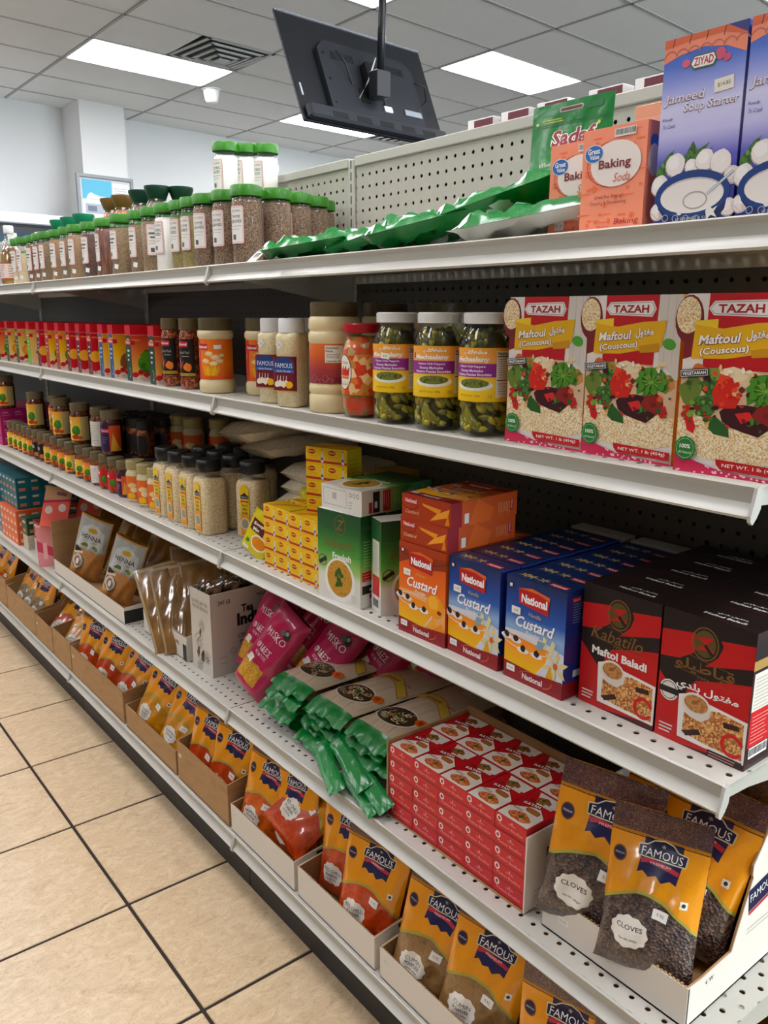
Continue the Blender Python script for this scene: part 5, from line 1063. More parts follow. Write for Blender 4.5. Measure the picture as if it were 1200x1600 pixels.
# custard cartons
def custard(base, top, kind):
    w, h = 111, 157; a = Art()
    a.rect(0, 0, w, h, top); a.up()
    if kind == 'o': a.poly([(0, 157), (0, 120), (30, 132), (70, 122), (111, 128), (111, 157)], '8a3010').poly([(0, 150), (40, 140), (111, 146), (111, 157), (0, 157)], 'a83c14').arc(60, 160, 70, 30, 200, 340, 1.5, '5a1c0c')
    a.poly([(0, 22), (111, 22), (111, 66), (60, 78), (0, 76)], 'd9dce6' if kind == 'b' else 'f0b070'); a.up()
    gbl = grad('cust_y', [(0, 'f0c818'), (.6, 'f0a020'), (1, 'e88a18')], 2, .02, .07)
    a.poly([(0, 22), (62, 22), (78, 40), (84, 58), (84, 64), (0, 70)], gbl).ring(42, 62, 46, 12, 1.2, 'e9e6ee', 24).line([(84, 60), (80, 44), (64, 24)], 1.6, 'e9e6ee'); a.up()
    for x, y in ((22, 62), (36, 50), (62, 50), (4, 64)): a.ell(x, y, 11, 4.5, 'ece9ea', 14)
    a.up()
    for x, y in ((22, 65), (36, 53), (62, 53), (4, 67)): a.blob(x, y, 5, '1c0f18', int(x), 9, .15)
    if kind == 'b':
        for k in range(6): c = math.radians(k*60+20); a.poly([(97, 46), (97+16*math.cos(c-.25), 46+16*math.sin(c-.25)), (97+24*math.cos(c), 46+24*math.sin(c)), (97+16*math.cos(c+.25), 46+16*math.sin(c+.25))], 'e0cf9a')
        a.ell(97, 46, 4, 5, 'c8601c').poly([(70, 66), (78, 64), (80, 80), (74, 84)], 'e0d8a8').poly([(84, 66), (90, 60), (96, 78), (90, 82)], 'e0d8a8').poly([(80, 24), (88, 44), (94, 24)], 'd8a81c').poly([(60, 60), (72, 62), (78, 74), (64, 74)], '8ba0b0')
    else:
        a.blob(88, 64, 20, 'f0a01c', 3, 14, .08).blob(84, 70, 12, 'f4b838', 4, 12, .1).poly([(70, 24), (84, 44), (92, 28)], 'f0a820').poly([(84, 24), (104, 40), (111, 26)], 'e8901a').ell(98, 56, 5, 3.5, '6a2a10')
    a.up(); a.poly([(0, 0), (111, 0), (111, 26), (60, 22), (0, 26)], '8a1420'); a.poly([(24, 142), (82, 142), (80, 114), (26, 120)], 'b01c20').poly([(24, 142), (60, 142), (82, 136), (82, 142), (50, 147)], 'd86a20'); a.up()
    a.txt('National', 54, 129, 13, 'ffffff', w=48, bold=.04).txt('National', 56, 12, 9, 'f4e8e4', w=38, bold=.03).arc(56, 8, 28, 14, 60, 150, 1, 'd86a40').arc(62, 16, 30, 12, -60, 10, 1.4, 'd86a40')
    a.txt('Vanilla' if kind == 'b' else 'Mango', 56, 108, 6, 'd8b868', w=24, shear=.3).txt('Custard', 56, 93, 17, 'ffffff', w=70, shear=.28, bold=.02).txt('Powder', 54, 79, 6.5, 'f0eee8', w=26, shear=.3, bold=.01)
    a.rect(12, 102, 17, 11, 'f4f2ec').rect(6, 12, 16, 10, 'f4f2ec').rect(6, 140, 7, 7, '1a1a1a'); a.up(); a.rect(7, 141, 5, 5, 'e8e6e0').txt('2.99', 20.5, 107.5, 3.5, '555555').txt('8 16', 14, 17, 3.5, '555555')
    return a
def cust_end(kind):   # end flap print (box top / base)
    a = Art(); c0, c1 = ('142c5c', '1c3c78') if kind == 'b' else ('a83c14', 'b8481a'); a.rect(0, 0, 111, 40, c0); a.up()
    if kind == 'b':
        for cx in (34, 56, 22):
            for k in range(5): c = math.radians(k*72); a.poly([(cx, 16), (cx+5*math.cos(c-.4), 16+4*math.sin(c-.4)), (cx+12*math.cos(c), 16+10*math.sin(c)), (cx+5*math.cos(c+.4), 16+4*math.sin(c+.4))], 'c9b070')
    else: a.poly([(46, 30), (90, 26), (84, 18), (50, 26)], 'e8982a').poly([(64, 4), (80, 18), (108, 30), (104, 16)], 'f0a838').poly([(98, 2), (104, 22), (108, 4)], 'e08a20').arc(20, 30, 20, 14, 200, 340, 1.4, '7a2410')
    a.rect(72 if kind == 'b' else 6, 6 if kind == 'b' else 24, 30, 12, 'b01c20'); a.up(); a.txt('National', 87 if kind == 'b' else 21, 12 if kind == 'b' else 30, 7, 'f0e4dc', w=26, bold=.02)
    if kind == 'o': a.txt('Custard', 24, 12, 6, 'f0c8a8', w=30, shear=.3)
    return a
bl = grad('cust_blue', [(0, '2a5aa0'), (.45, '8fb0d8'), (.6, '2458a8'), (.8, '123c84'), (1, '0c2450')], 2, .02, .157)
og2 = grad('cust_or', [(0, 'f0b060'), (.5, 'e8721c'), (.85, 'd2560f'), (1, 'a83c10')], 2, .02, .157)
sideb = lambda kind: Art().rect(0, 0, 40, 157, '1c2f7a' if kind == 'b' else 'c8561a').rect(0, 0, 40, 24, '8a1420').up().rect(20, 30, 16, 10, 'e8e6e0').lines(14, 110, 22, 30, 8, 'a8b0d8' if kind == 'b' else 'e8b080').poly([(0, 60), (40, 40), (40, 90), (20, 100)], '3a2a70' if kind == 'b' else 'd8661c').rect(12, 140, 18, 8, 'b01c20').up().txt('National', 20, 144, 4, 'f0e0d8', w=14)
CU = {}
for kind, nm in (('b', '1a3468'), ('o', 'b8501a')):
    CU[kind] = carton('custard_powder_box', 'x', 'box', .111, .0392, .157, nm, [('F', custard(None, bl if kind == 'b' else og2, kind)), ('R', sideb(kind)), ('T', cust_end(kind))])
    cust_end(kind).build('base_print', CU[kind], F_bot(.111, .0392))
g = 'orange mango custard cartons'
for k in range(5): put(CU['o'], (.848+k*.0395, .9735, Z3), AISLE+.03*(k == 0), 'front orange mango custard carton under two lying ones' if k == 0 else 'orange custard carton behind the front one, row %s' % ORD[k], g)
put(CU['o'], (.850, .9735, Z3+.158+.0395), orient((0, 0, 1), (1, .03, 0)), 'lower of the two orange custard cartons lying flat', g)
put(CU['o'], (.850, .968, Z3+.158+.0395*2+.0008), orient((0, 0, 1), (1, .06, 0)), 'upper of the two orange custard cartons lying flat', g)
g = 'blue vanilla custard cartons'
for c, (y, side) in enumerate(((.859, 'left'), (.736, 'right'))):
    for k in range(7): put(CU['b'], (.853+k*.0396+(.003 if k else 0), y-.002*(k % 2), Z3), AISLE-.01, ('front blue vanilla custard carton, %s one of two' % side) if k == 0 else 'blue custard carton in the %s column, %s from the front' % (side, ORD[k]), g)
wb = carton('white_box', 'x', 'box', .11, .035, .158, 'b9b9b4', [])
for y, s in ((.86, 'left'), (.735, 'right')): put(wb, (1.145, y, Z3), AISLE, 'plain white carton at the back of the %s blue custard column' % s)
# red and black pearl couscous cartons
def kab(ar):
    a = Art(); W, H = 120, 172; bk, rd, gd = '1c0f0f', M('b8161c', .35), '7a5a2c'
    a.rect(0, 0, W, H, rd); a.up(); a.poly([(0, 172), (120, 172), (120, 150), (84, 150), (76, 128), (60, 112), (120, 128), (120, 108), (84, 100), (50, 90), (40, 76), (36, 50), (28, 62), (0, 88), (0, 108), (26, 112), (44, 124), (50, 142), (0, 143)], bk).poly([(0, 143), (44, 150), (50, 142), (44, 124), (26, 112), (0, 108)], rd)
    a.poly([(78, 150), (84, 138), (120, 142), (120, 156)], rd).poly([(30, 0), (120, 0), (120, 12), (90, 6)], '4a1014'); a.up()
    a.ring(58, 140, 18, 21, 1.6, gd, 26).ell(58, 140, 14.5, 17, '5a4a20', 22); a.up(); a.poly([(46, 146), (70, 150), (60, 140), (72, 132), (54, 132), (44, 128), (58, 140)], rd).poly([(56, 138), (60, 140), (70, 130), (66, 127)], bk)
    a.rect(30, 118, 60, .7, gd, rot=-6).rect(20, 96, 80, .7, gd, rot=-6)
    if ar: a.txt(AR_KAB, 60, 107, 18, gd, w=78, bold=.02)
    else: a.txt('Kabatilo', 58, 107, 17, gd, w=80, shear=.3, bold=.005)
    a.txt('1953', 60, 95, 4.5, gd, w=14)
    if ar: a.txt(AR_BALADI+' '+AR_MAFTOUL, 66, 79, 14, 'f8f6f2', w=82, bold=.03)
    else: a.txt('Maftol Baladi', 62, 82, 11.5, 'f8f6f2', w=86, bold=.035)
    a.poly([(30, 66), (40, 70), (120, 62), (120, 8), (32, 10)], 'f1ede8'); a.up(); a.poly([(40, 60), (60, 56), (84, 62), (116, 58), (117, 12), (70, 14), (38, 18)], grains); a.up()
    a.ell(54, 58, 20, 17, 'ece6e0', 24).poly([(36, 56), (46, 42), (62, 40), (72, 48), (74, 58)], 'e2dad2'); a.up(); a.ell(54, 61, 16, 11, mottle('broth', ['a8743c', 'c8935a', '8f5c2c'], 120, kind='n'), 20); a.poly([(90, 52), (110, 54), (112, 48), (92, 45)], '3a1a16').poly([(38, 20), (60, 30), (64, 24), (44, 15)], '3a1a16'); a.ring(104, 26, 15, 15, 4.5, 'c81c1c', 18, 20, 330); a.z = 4
    a.lines(6, 8, 20, 14, 3, 'e8d8d0', wd=2)
    if ar: a.ell(16, 66, 13, 14, 'e6e2da', 20).up().ring(16, 66, 11, 12, 1, '3a3a38', 18).rect(2, 62, 28, 8, '1c1c1c', rot=0); a.up(); a.rect(74, 2, 44, 8, '2a1412') ; a.up(); a.lines(76, 2, 36, 7, 2, 'b88a80', wd=1.4)
    return a
def kab_top():
    a = Art(); a.rect(0, 0, 120, 58, '1a0e0e'); a.up(); a.txt('Maftol Baladi', 70, 18, 6, 'd8d4cc', w=54, bold=.02).txt(AR_BALADI+' '+AR_MAFTOUL, 74, 28, 6, 'd8d4cc', w=38, bold=.02).rect(0, 6, 120, .6, '5a3a2c'); return a
kr = Art(); kr.rect(0, 0, 58, 172, '2a1614').rect(4, 118, 50, 44, '1a0e0e').rect(0, 126, 58, 12, 'a88a4c').rect(4, 62, 50, 60, 'ded8cc').rect(4, 28, 50, 46, 'b8181c').rect(0, 0, 58, 12, '2a1412'); kr.up(); kr.lines(8, 76, 42, 42, 9, '8a867c').lines(8, 32, 42, 38, 8, 'e8b0a8').bars(8, 13, 42, 14, 7).rect(4, 64, 50, 10, 'b8181c')
KB = [carton('pearl_couscous_box', 'x', 'box', .120, .058, .172, '201010', [('F', kab(ar)), ('R', Art().rect(0, 0, 58, 172, '2a1614') if not ar else kr), ('T', kab_top())]) for ar in (0, 1)]
g = 'red and black pearl couscous cartons'
for c, y in ((0, .6110), (1, .4885)):
    for k in range(5): put(KB[c], (.876+k*.0592, y, Z3), AISLE-.005, ('front red and black carton with %s lettering' % ('Latin' if c == 0 else 'Arabic')) if k == 0 else 'black-topped carton in the %s column, %s from the front' % (('left', 'right')[c], ORD[k]), g)
# ================================================================ open display trays and spice bags
kraft = M('a5835c', .8, bump=.1, bscale=300); kraftd = mottle('kraft', ['a5835c', 'ab8962', 'a07e57'], 9, .8, kind='n', stretch=(1, 1, 3))
whitec = M('dcd6cc', .6)
def tray(name, label, w, d, hf, hs, white=True, notch=True, parent_art=None, side_art=None, flute=True, group=None):
    """open-front corrugated tray, origin bottom front centre; low front panel, side walls rising to the back"""
    t = thing(name, label, 'tray', group=group); o = whitec if white else kraftd; T = .004
    MB().box(-w/2, 0, 0, w/2, d, .003, kraftd).build('base_panel', t)
    f = MB(); f.box(-w/2, 0, 0, w/2, .0012, hf, o); f.box(-w/2+.001, .0012, .001, w/2-.001, T, hf-.0008, kraftd)
    if flute:
        R = random.Random(int(w*1e4))
        n = int(w/.006)
        for k in range(n): f.box(-w/2+k*w/n, .0008, hf-.001, -w/2+(k+.5)*w/n, T-.0004, hf+R.uniform(.0002, .0012), kraft)
    f.build('front_panel', t)
    MB().box(-w/2, d-T, 0, w/2, d, hs, kraftd).build('back_panel', t)
    for s in (-1, 1):
        x0, x1 = (-w/2-.0002, -w/2+T) if s < 0 else (w/2-T, w/2+.0002)
        prof = [(.001, 0), (d, 0), (d, hs), (d*.5, hs), (d*.42, hs*.82 if notch else hs), (d*.30, hf*1.15 if notch else hs), (.001, hf)]
        mb = MB(); mb.prism(prof, 0, x0+(.0012 if s < 0 else 0), x1-(.0012 if s > 0 else 0), kraftd)
        mb.prism(prof, 0, x0 if s < 0 else x1-.0012, x0+.0012 if s < 0 else x1, o)
        sp = mb.build('side_panel', t)
        if side_art and s > 0: side_art.build('side_print', sp, F_right(w+.0004))
    if parent_art: parent_art.build('front_print', t, F_front(w))
    return t
band = mottle('goldband', ['2a1c3c', '6a4a34', '1c1838', '8a6440', '30203a'], 260, .3, kind='n', coat=.8)
gold = M('e49a10', .3, coat=.8, bump=.25, bscale=14)
def famous(kind):
    """spice bag print; the clear lower window shows the bag's own contents"""
    W, H = 155, 245; a = Art()
    a.rect(-77, 206, 154, 37, band)
    pts = [(-77, 204), (77, 204)]; n = 16
    for k in range(n+1): s = 1-2*k/n; pts.append((77*s, 92+34*(1-abs(s)**1.6)+6*s*-1))
    a.poly(pts, gold); a.up()
    e = []
    for k in range(n+1): s = 1-2*k/n; e.append((77*s, 92+34*(1-abs(s)**1.6)-6*s))
    for p, q in zip(e, e[1:]): a.poly([p, q, (q[0], q[1]-5), (p[0], p[1]-5)], 'a9a04a')
    a.rect(-77, 203, 154, 4, 'b07818').rect(-77, 201, 154, 1.4, '1c1410'); a.rect(-22, 186, 60, 18, '1b1a48'); a.up()
    a.poly([(-28, 188), (-26, 176), (-24, 172), (-26, 150), (-18, 154), (-8, 147), (4, 152), (14, 144), (26, 150), (36, 146), (40, 174), (44, 176), (44, 190), (30, 192), (20, 200), (8, 202), (-6, 200), (-16, 192)], '1b1a48'); a.up()
    a.line([(-30, 191), (-17, 193), (-7, 201), (8, 204), (22, 201), (31, 193), (46, 191), (45, 175), (-28, 175), (-30, 191)], 1.8, 'd8cfa8'); a.poly([(-28, 176), (-29, 190), (-16, 192), (-6, 200), (8, 202.5), (21, 200), (30, 192), (45, 190), (44, 176)], '14143a'); a.up()
    a.txt('FAMOUS', 8, 183, 12, 'f2f0ea', w=64, bold=0).txt('*', 8, 195, 6, 'd8cfa8', w=6).poly([(-24, 172), (-10, 174), (24, 170), (38, 166), (36, 160), (24, 163), (-10, 168), (-22, 165)], 'b83040'); a.up(); a.txt('PREMIUM', 8, 168.5, 3.6, 'f0d8d8', w=32)
    a.z = 1; a.ell(-58, 168, 12, 13, '6a3418', 20); a.up(); a.ell(-58, 168, 9, 10, '1a1838', 18).ring(-58, 168, 12, 13, 1, 'c88a3c', 18); a.up(); a.txt('PREMIUM', -58, 168, 3, 'd8d0e0', w=15)
    a.z = 1; a.rect(48, 118, 11, 11, 'ece9e0'); a.up(); a.ell(53.5, 123.5, 3, 3, '1c3a2c', 10)
    a.z = 2; wv = a.ell(-22, 62, 31, 24, 'e9e4da', 44, wav=.05, wn=11); a.up()
    L = {'chilli': ('RED CHILLI', 'POWDER'), 'cumin': ('CUMIN', 'POWDER'), 'cloves': ('CLOVES', None), 'turmeric': ('TURMERIC', 'POWDER'), 'paprika': ('PAPRIKA', 'POWDER'), 'whole': ('CUMIN', 'SEEDS')}[kind]
    a.txt(L[0], -22, 69, 7.5, '2c2824', w=min(48, 7.2*len(L[0])), bold=.012)
    if L[1]: a.txt(L[1], -22, 59, 7, '2c2824', w=34, bold=.015)
    a.txt('Net Wt. 200gm', -22, 50, 4, '4a4642', w=30, bold=.02)
    a.z = 2; a.rect(10, 92, 24, 15, 'f4f2ec', rot=-5); a.up(); a.txt('9.95', 22, 99.5, 5, '6a6a66', rot=-5)
    return a
CON = {'chilli': mottle('chillip', ['b83a08', 'c44a0c', 'a83208'], 60, .45, kind='n', coat=.9), 'paprika': mottle('paprikap', ['c0520c', 'cc6212', 'b0480a'], 60, .45, kind='n', coat=.9), 'cumin': mottle('cuminp', ['8a6a42', '967448', '7d5f3a'], 60, .45, kind='n', coat=.9), 'turmeric': mottle('turmp', ['c98a10', 'd4960f', 'bd7f0c'], 60, .45, kind='n', coat=.9), 'cloves': mottle('clovep', ['3a2a24', '54403a', '2a1c18', '6b5448', '463430'], 230, .5, coat=.9, bump=.8), 'whole': mottle('wholep', ['8a7456', '6f5a40', 'a08a68'], 260, .5, coat=.9)}
cloud = lambda k, sd, T=.05: pouch('spice_bag', 'x', 'bag', .155, .245, T, CON[k], M('d08a14', .35, coat=.7), famous(k), seed=sd, wrk=.004, nu=16, nv=24, flat_top=.17)
BG = {'chilli': [cloud('chilli', 1), cloud('chilli', 5)], 'paprika': [cloud('paprika', 2)], 'cumin': [cloud('cumin', 3), cloud('cumin', 8)], 'turmeric': [cloud('turmeric', 4), cloud('turmeric', 7)], 'cloves': [cloud('cloves', 6, .055), cloud('cloves', 9, .06)], 'whole': [cloud('whole', 11)]}
def bag(kind, i, x, y, z, yaw=0, lean=.2, roll=0, label='', scale=None):
    """yaw: turn from facing the aisle towards the camera; lean: tilt back; roll: sideways"""
    a = AISLE+yaw; fr = Vector((math.sin(a), -math.cos(a), 0)); up = Vector((0, 0, 1)); rt = up.cross(-fr) if 0 else Vector((math.cos(a), math.sin(a), 0))
    upv = (up*math.cos(lean)-fr*math.sin(lean)); upv = upv*math.cos(roll)+rt*math.sin(roll); f2 = fr*math.cos(lean)+up*math.sin(lean)
    P = BG[kind]; return put(P[i % len(P)], (x, y, z), orient(f2, upv), label, 'branded gold spice bags', scale)
# bottom shelf trays: (y0, y1, white, front height, kind, bag list)
TR = [(3.69, 4.05, 0, .13, 'orange', 'paprika'), (3.275, 3.68, 0, .11, 'brown', 'whole'), (3.065, 3.268, 0, .10, 'red', 'chilli'), (2.858, 3.055, 0, .11, 'yellow', 'turmeric'), (2.365, 2.848, 0, .105, 'red', 'chilli'), (1.985, 2.345, 0, .075, 'yellow', 'turmeric'), (1.682, 1.972, 0, .115, 'red', 'chilli'), (1.378, 1.667, 1, .075, 'orange', 'paprika'), (1.088, 1.362, 1, .075, 'red', 'chilli'), (.765, 1.070, 1, .068, 'brown', 'cumin'), (.445, .745, 0, .06, 'gold', 'cumin')]
stamp = lambda w: Art().rect(8, 70, 14, 10, 'd8d4ca').lines(40, 20, w*400, 16, 2, '7a5a3a', 1, 2)
for k, (a0, a1, wh, hf, cn, kd) in enumerate(TR):
    w = a1-a0; sa = Art(); sa.rect(60, hf*900, 26, 9, '1c1c1c') if wh else sa.lines(20, 10, 60, 20, 2, '8a6a48', 1, 2)
    t = tray('display_tray', '%s cardboard tray of %s spice bags, %s from the right on the bottom shelf' % ('white' if wh else 'brown', cn, ORD[len(TR)-1-k]), w, .34, hf, .22 if not wh else .17, bool(wh), side_art=sa if wh else None, parent_art=(Art().rect(10, hf*620, 15, 9, 'd9d5cb').up().txt('9.95', 17.5, hf*620+4.5, 3.5, '8a8a86')) if wh or k in (6, 4, 2) else None, group='open display trays on the bottom shelf')
    t.location = (.838, (a0+a1)/2, Z5); t.rotation_euler = (0, 0, AISLE); z = Z5+.004
    X = .868
    if k == 0: L = [(kd, 3.86, 0, .3, 0, 'orange spice bag at the left picture edge'), (kd, 4.0, 0, .3, 0, 'orange spice bag past the left picture edge')]
    elif k == 1: L = [(kd, 3.60, .2, .45, .1, 'brown seed bag, left in the far brown tray'), (kd, 3.50, .3, .55, 0, 'brown seed bag, middle in the far brown tray'), (kd, 3.37, .2, .4, -.1, 'brown seed bag, right in the far brown tray')]
    elif k == 2: L = [(kd, 3.17, .5, .85, .25, 'red spice bag slumped low in the small brown tray')]
    elif k == 3: L = [(kd, 2.965, .5, .7, .1, 'yellow spice bag slumped in the narrow brown tray')]
    elif k == 4: L = [(kd, 2.765, .35, .22, .08, 'left red chilli bag in the long brown tray'), (kd, 2.60, .35, .3, .1, 'middle red chilli bag in the long brown tray'), (kd, 2.45, .3, .4, .22, 'right red chilli bag in the long brown tray')]
    elif k == 5: L = [(kd, 2.26, .3, .35, .25, 'left yellow turmeric bag leaning in its brown tray'), (kd, 2.08, .3, .35, .22, 'right yellow turmeric bag leaning in its brown tray')]
    elif k == 6: L = [(kd, 1.885, .25, .18, .1, 'left red chilli bag in the kraft tray with price tag'), (kd, 1.765, .3, .22, .12, 'right red chilli bag in the kraft tray with price tag')]
    elif k == 7: L = [(kd, 1.585, .25, .2, .1, 'orange paprika bag upright at the left of the white tray'), (kd, 1.47, .15, .15, -.1, 'orange paprika bag behind the slumped red one')]
    elif k == 8: L = [(kd, 1.285, .25, .14, .04, 'left red chilli bag in the white tray'), (kd, 1.165, .3, .2, .07, 'right, fully shown red chilli bag in the white tray')]
    elif k == 9: L = [(kd, .985, .3, .22, .12, 'left brown cumin bag with glossy highlights'), (kd, .855, .3, .24, .12, 'right brown cumin bag with readable sticker')]
    else: L = [(kd, .665, .25, .15, 0, 'gold cumin bag under the lower shelf at the bottom edge'), (kd, .53, .25, .2, 0, 'gold cumin bag at the bottom right corner')]
    for i, (kk, y, yw, ln, rl, lb) in enumerate(L):
        xx = X+(.0 if k != 7 else .03*(i == 1)); 
        if k == 8 and i == 0: xx = .905
        bag(kk, i+(k % 2), xx, y, z, yw, ln, rl, lb)
        if k not in (0,): bag(kk, i+1, xx+.075, y-.012, z, yw*.6, ln*.7, rl*.5, '%s spice bag behind the %s front bag, %s tray from the right' % (cn, ORD[i], ORD[len(TR)-1-k]))
    if k >= 5: bag(kd, 1, .955, a0+.05, z, .1, .15, .15, 'gold edge of a spice bag, right end of %s tray from right' % ORD[len(TR)-1-k])
bag('chilli', 0, .862, 1.475, Z5+.075, .35, .75, .5, 'glossy red chilli bag slumped over the white tray front')
# ================================================================ fourth shelf
def mini_pack(name, label, w, d, h, col, tile, rows, cols, dcols, sleeve=None, top=None):
    f = Art(); f.rect(0, 0, w*1000, h*1000, col); f.up(); r = Art(); r.rect(0, 0, d*1000, h*1000, col); r.up(); y0 = 0
    if sleeve: f.rect(0, 0, w*1000, h*450, sleeve); r.rect(0, 0, d*1000, h*450, sleeve); f.up(); r.up(); r.lines(4, h*80, d*900, h*300, 4, '9a948c', 2, 1.5); f.lines(4, h*80, w*900, h*300, 4, '9a948c', 2, 1.5); y0 = h*450
    for A, L, n in ((f, w*1000, cols), (r, d*1000, dcols)):
        cw = L/n; ch = (h*1000-y0)/rows
        for c in range(n):
            for q in range(rows): A.z = 2; A.rect(c*cw+1, y0+q*ch+1, cw-2, ch-2, tile); A.z = 3; A.rect(c*cw+cw*.2, y0+q*ch+ch*.68, cw*.5, ch*.14, 'e0dcd4').rect(c*cw+cw*.2, y0+q*ch+ch*.15, cw*.5, ch*.2, top or 'c98a60')
    return carton(name, label, 'box', w, d, h, col, [('F', f), ('R', r), ('T', Art().rect(0, 0, w*1000, d*1000, tile))])
o = mini_pack('tea_pack', 'teal pack of small tea boxes stacked on the orange pack', .24, .30, .125, '0f4a58', '126a78', 2, 5, 6, top='c98a70'); put(o, (.862, 3.575, Z4+.141), AISLE)
o = mini_pack('tea_pack', 'pale blue and teal pack at the left edge of fourth shelf', .26, .30, .138, '3a8aa8', '2c7a98', 2, 5, 6); put(o, (.85, 3.81, Z4), AISLE)
o = mini_pack('tea_pack', 'teal pack above the blue one, cut off at the left edge', .26, .30, .12, '3a8aa8', '2c7a98', 2, 5, 6); put(o, (.85, 3.83, Z4+.139), AISLE)
o = mini_pack('tea_pack', 'orange pack of small tea boxes under the teal pack', .235, .30, .139, 'c8502c', 'd8683c', 2, 5, 6, top='f0c8a0'); put(o, (.845, 3.545, Z4), AISLE)
o = mini_pack('tea_carton', 'small green tea carton with cream sleeve beside the orange pack', .065, .20, .125, '2c4a2c', '1f4a34', 1, 1, 4, sleeve='cfc8b4'); put(o, (.858, 3.37, Z4), AISLE)
o = mini_pack('tea_carton', 'small dark red tea carton with white sleeve', .085, .24, .13, '6a1a1c', '7a2024', 1, 1, 4, sleeve='d4d0cc'); put(o, (.872, 3.255, Z4), AISLE)
pa = Art(); pa.rect(0, 0, 90, 150, 'e86a5c').poly([(0, 90), (90, 110), (90, 150), (0, 150)], 'c9a078'); pa.up(); pa.poly([(0, 84), (90, 104), (90, 112), (0, 94)], 'c0285c').ell(22, 62, 13, 15, 'f0e4de').ell(66, 76, 13, 15, 'f0e4de').rect(40, 120, 34, 12, '8a5a70')
pb = Art(); pb.rect(0, 0, 90, 150, 'e0989c').poly([(0, 60), (90, 20), (90, 50), (0, 100)], 'c83c5c'); pb.up(); pb.rect(20, 30, 14, 60, 'eeb8b8')
pn = [carton('pink_carton', 'x', 'box', .09, .03, .15, 'd89090', [('F', A_), ('R', Art().rect(0, 0, 30, 150, 'e0a0a0'))]) for A_ in (pb, pa)]
put(pn[0], (.862, 3.062, Z4), (0, 0, AISLE+1.25), 'pale pink carton standing beside the kraft flap of the henna tray')
put(pn[1], (.868, 3.035, Z4+.151), orient((-.3, -1, .35), (.35, .25, 1)), 'pink and tan carton tilted above the pale pink one')
o = copy_tree(pn[1]); o.location = (1.0, 3.05, Z4+.14); o['label'] = 'tan topped carton half hidden behind the tilted pink one'
# henna powder bags
hen = mottle('henna', ['c0864a', 'c88f54', 'b87c40'], 30, .35, kind='n', coat=.9); brownbag = mottle('brownbag', ['7a5626', '8a6430', '6a4a20'], 16, .25, kind='n', coat=1)
def henna():
    a = Art(); a.rect(-50, 104, 100, 100, 'a9b0b0'); a.up(); a.poly([(-44, 110), (44, 110), (36, 170), (0, 192), (-36, 170)], 'c9ced0').ell(0, 168, 16, 8, 'c9a020'); a.up(); a.txt('HENNA', 0, 146, 15, '4a4a4c', w=66, bold=.02).txt('Hair Powder', 0, 133, 5, '6a6a6c', w=44).blob(-14, 118, 12, '6a7a30', 3, 9, .3, .6).blob(20, 116, 10, '7a8a3a', 4, 9, .3, .6); a.z = 1
    a.ell(-26, 60, 21, 25, '2a2430', 24); a.up(); a.ell(-26, 60, 19, 23, 'd8d0c0', 24); a.up(); a.ell(-26, 60, 12, 15, '8a6a6a', 16); a.ell(-26, 60, 7, 9, 'e0d8d0', 12); a.z = 1; a.blob(-36, 96, 14, '1c1a24', 6, 9, .2, .7).rect(-44, 84, 30, 8, 'e0dcd4', rot=20); return a
hb = pouch('henna_bag', 'x', 'bag', .105, .21, .04, hen, brownbag, henna(), seed=3, wrk=.005, prof=lambda v: min(1, v/.12)**.6*(1-.6*v))
hsa = Art().rect(-64, 2, 6, 246, '9a8868').rect(58, 2, 6, 246, '8f7c5c').rect(-55, 238, 110, 8, 'a49474')
he = pouch('henna_bag', 'x', 'bag', .13, .25, .028, brownbag, hen, hsa, seed=8, wrk=.006, prof=lambda v: min(1, v/.1)**.6*(1-.75*v))
gh = 'clear brown henna powder bags'
ha = Art(); ha.rect(70, 4, 120, 44, '141416', r=3)
t = tray('henna_tray', 'white cardboard tray of henna bags at the far shelf joint', .655, .33, .052, .10, True, side_art=Art().rect(0, 3, 95, 40, '141416'))
t.location = (.845, 2.645, Z4); t.rotation_euler = (0, 0, AISLE)
MB().box(-.328, .0, .052, -.324, .12, .19, kraftd).build('side_flap', t)
t = tray('henna_tray', 'low white cardboard tray of leaning brown bags beside the tea carton', .285, .33, .07, .075, True, parent_art=Art().rect(0, 68, 285, 2, '3a3028').up().txt('BEST BY APR', 180, 40, 11, '5a5652', w=120, bold=.02).rect(262, 0, 22, 46, '141416'))
t.location = (.872, 2.092, Z4); t.rotation_euler = (0, 0, AISLE)
put(hb, (.888, 2.80, Z4+.012), orient((-.75, -.75, .25), (.18, -.34, 1)), 'left front henna bag with silver print leaning in the tray', gh, scale=1.16)
put(hb, (.885, 2.50, Z4+.012), orient((-.75, -.75, .3), (.20, -.35, 1)), 'right front henna bag with clear silver lettering', gh, scale=1.1)
for k, (x, y, u) in enumerate(((.985, 2.72, (.3, -.4, 1)), (.99, 2.88, (.2, -.3, 1)), (1.00, 2.62, (.3, -.3, 1)), (1.04, 2.76, (.2, -.3, 1)), (.99, 2.46, (.3, -.2, 1)), (1.07, 2.5, (.1, -.2, 1)), (1.09, 2.65, (.1, -.2, 1)), (1.10, 2.88, (0, -.2, 1)))):
    put(he, (x, y, Z4+.012), orient((-.2, -1, .3), u), 'brown henna bag seen edge-on in the first tray, %s' % ORD[k], gh)
for k, (x, y, u) in enumerate(((.885, 2.03, (.05, .75, 1)), (.90, 2.00, (.1, .65, 1)), (.93, 1.985, (.15, .60, 1)), (.97, 1.98, (.1, .5, 1)), (1.02, 1.98, (.1, .45, 1)), (.99, 2.12, (.1, .3, 1)), (1.06, 2.12, (.1, .2, 1)))):
    put(he, (x, y, Z4+.012), orient((-.45, -.8, .5), u), 'brown clear bag leaning to the left beside tea carton, %s from front' % ORD[k], gh)
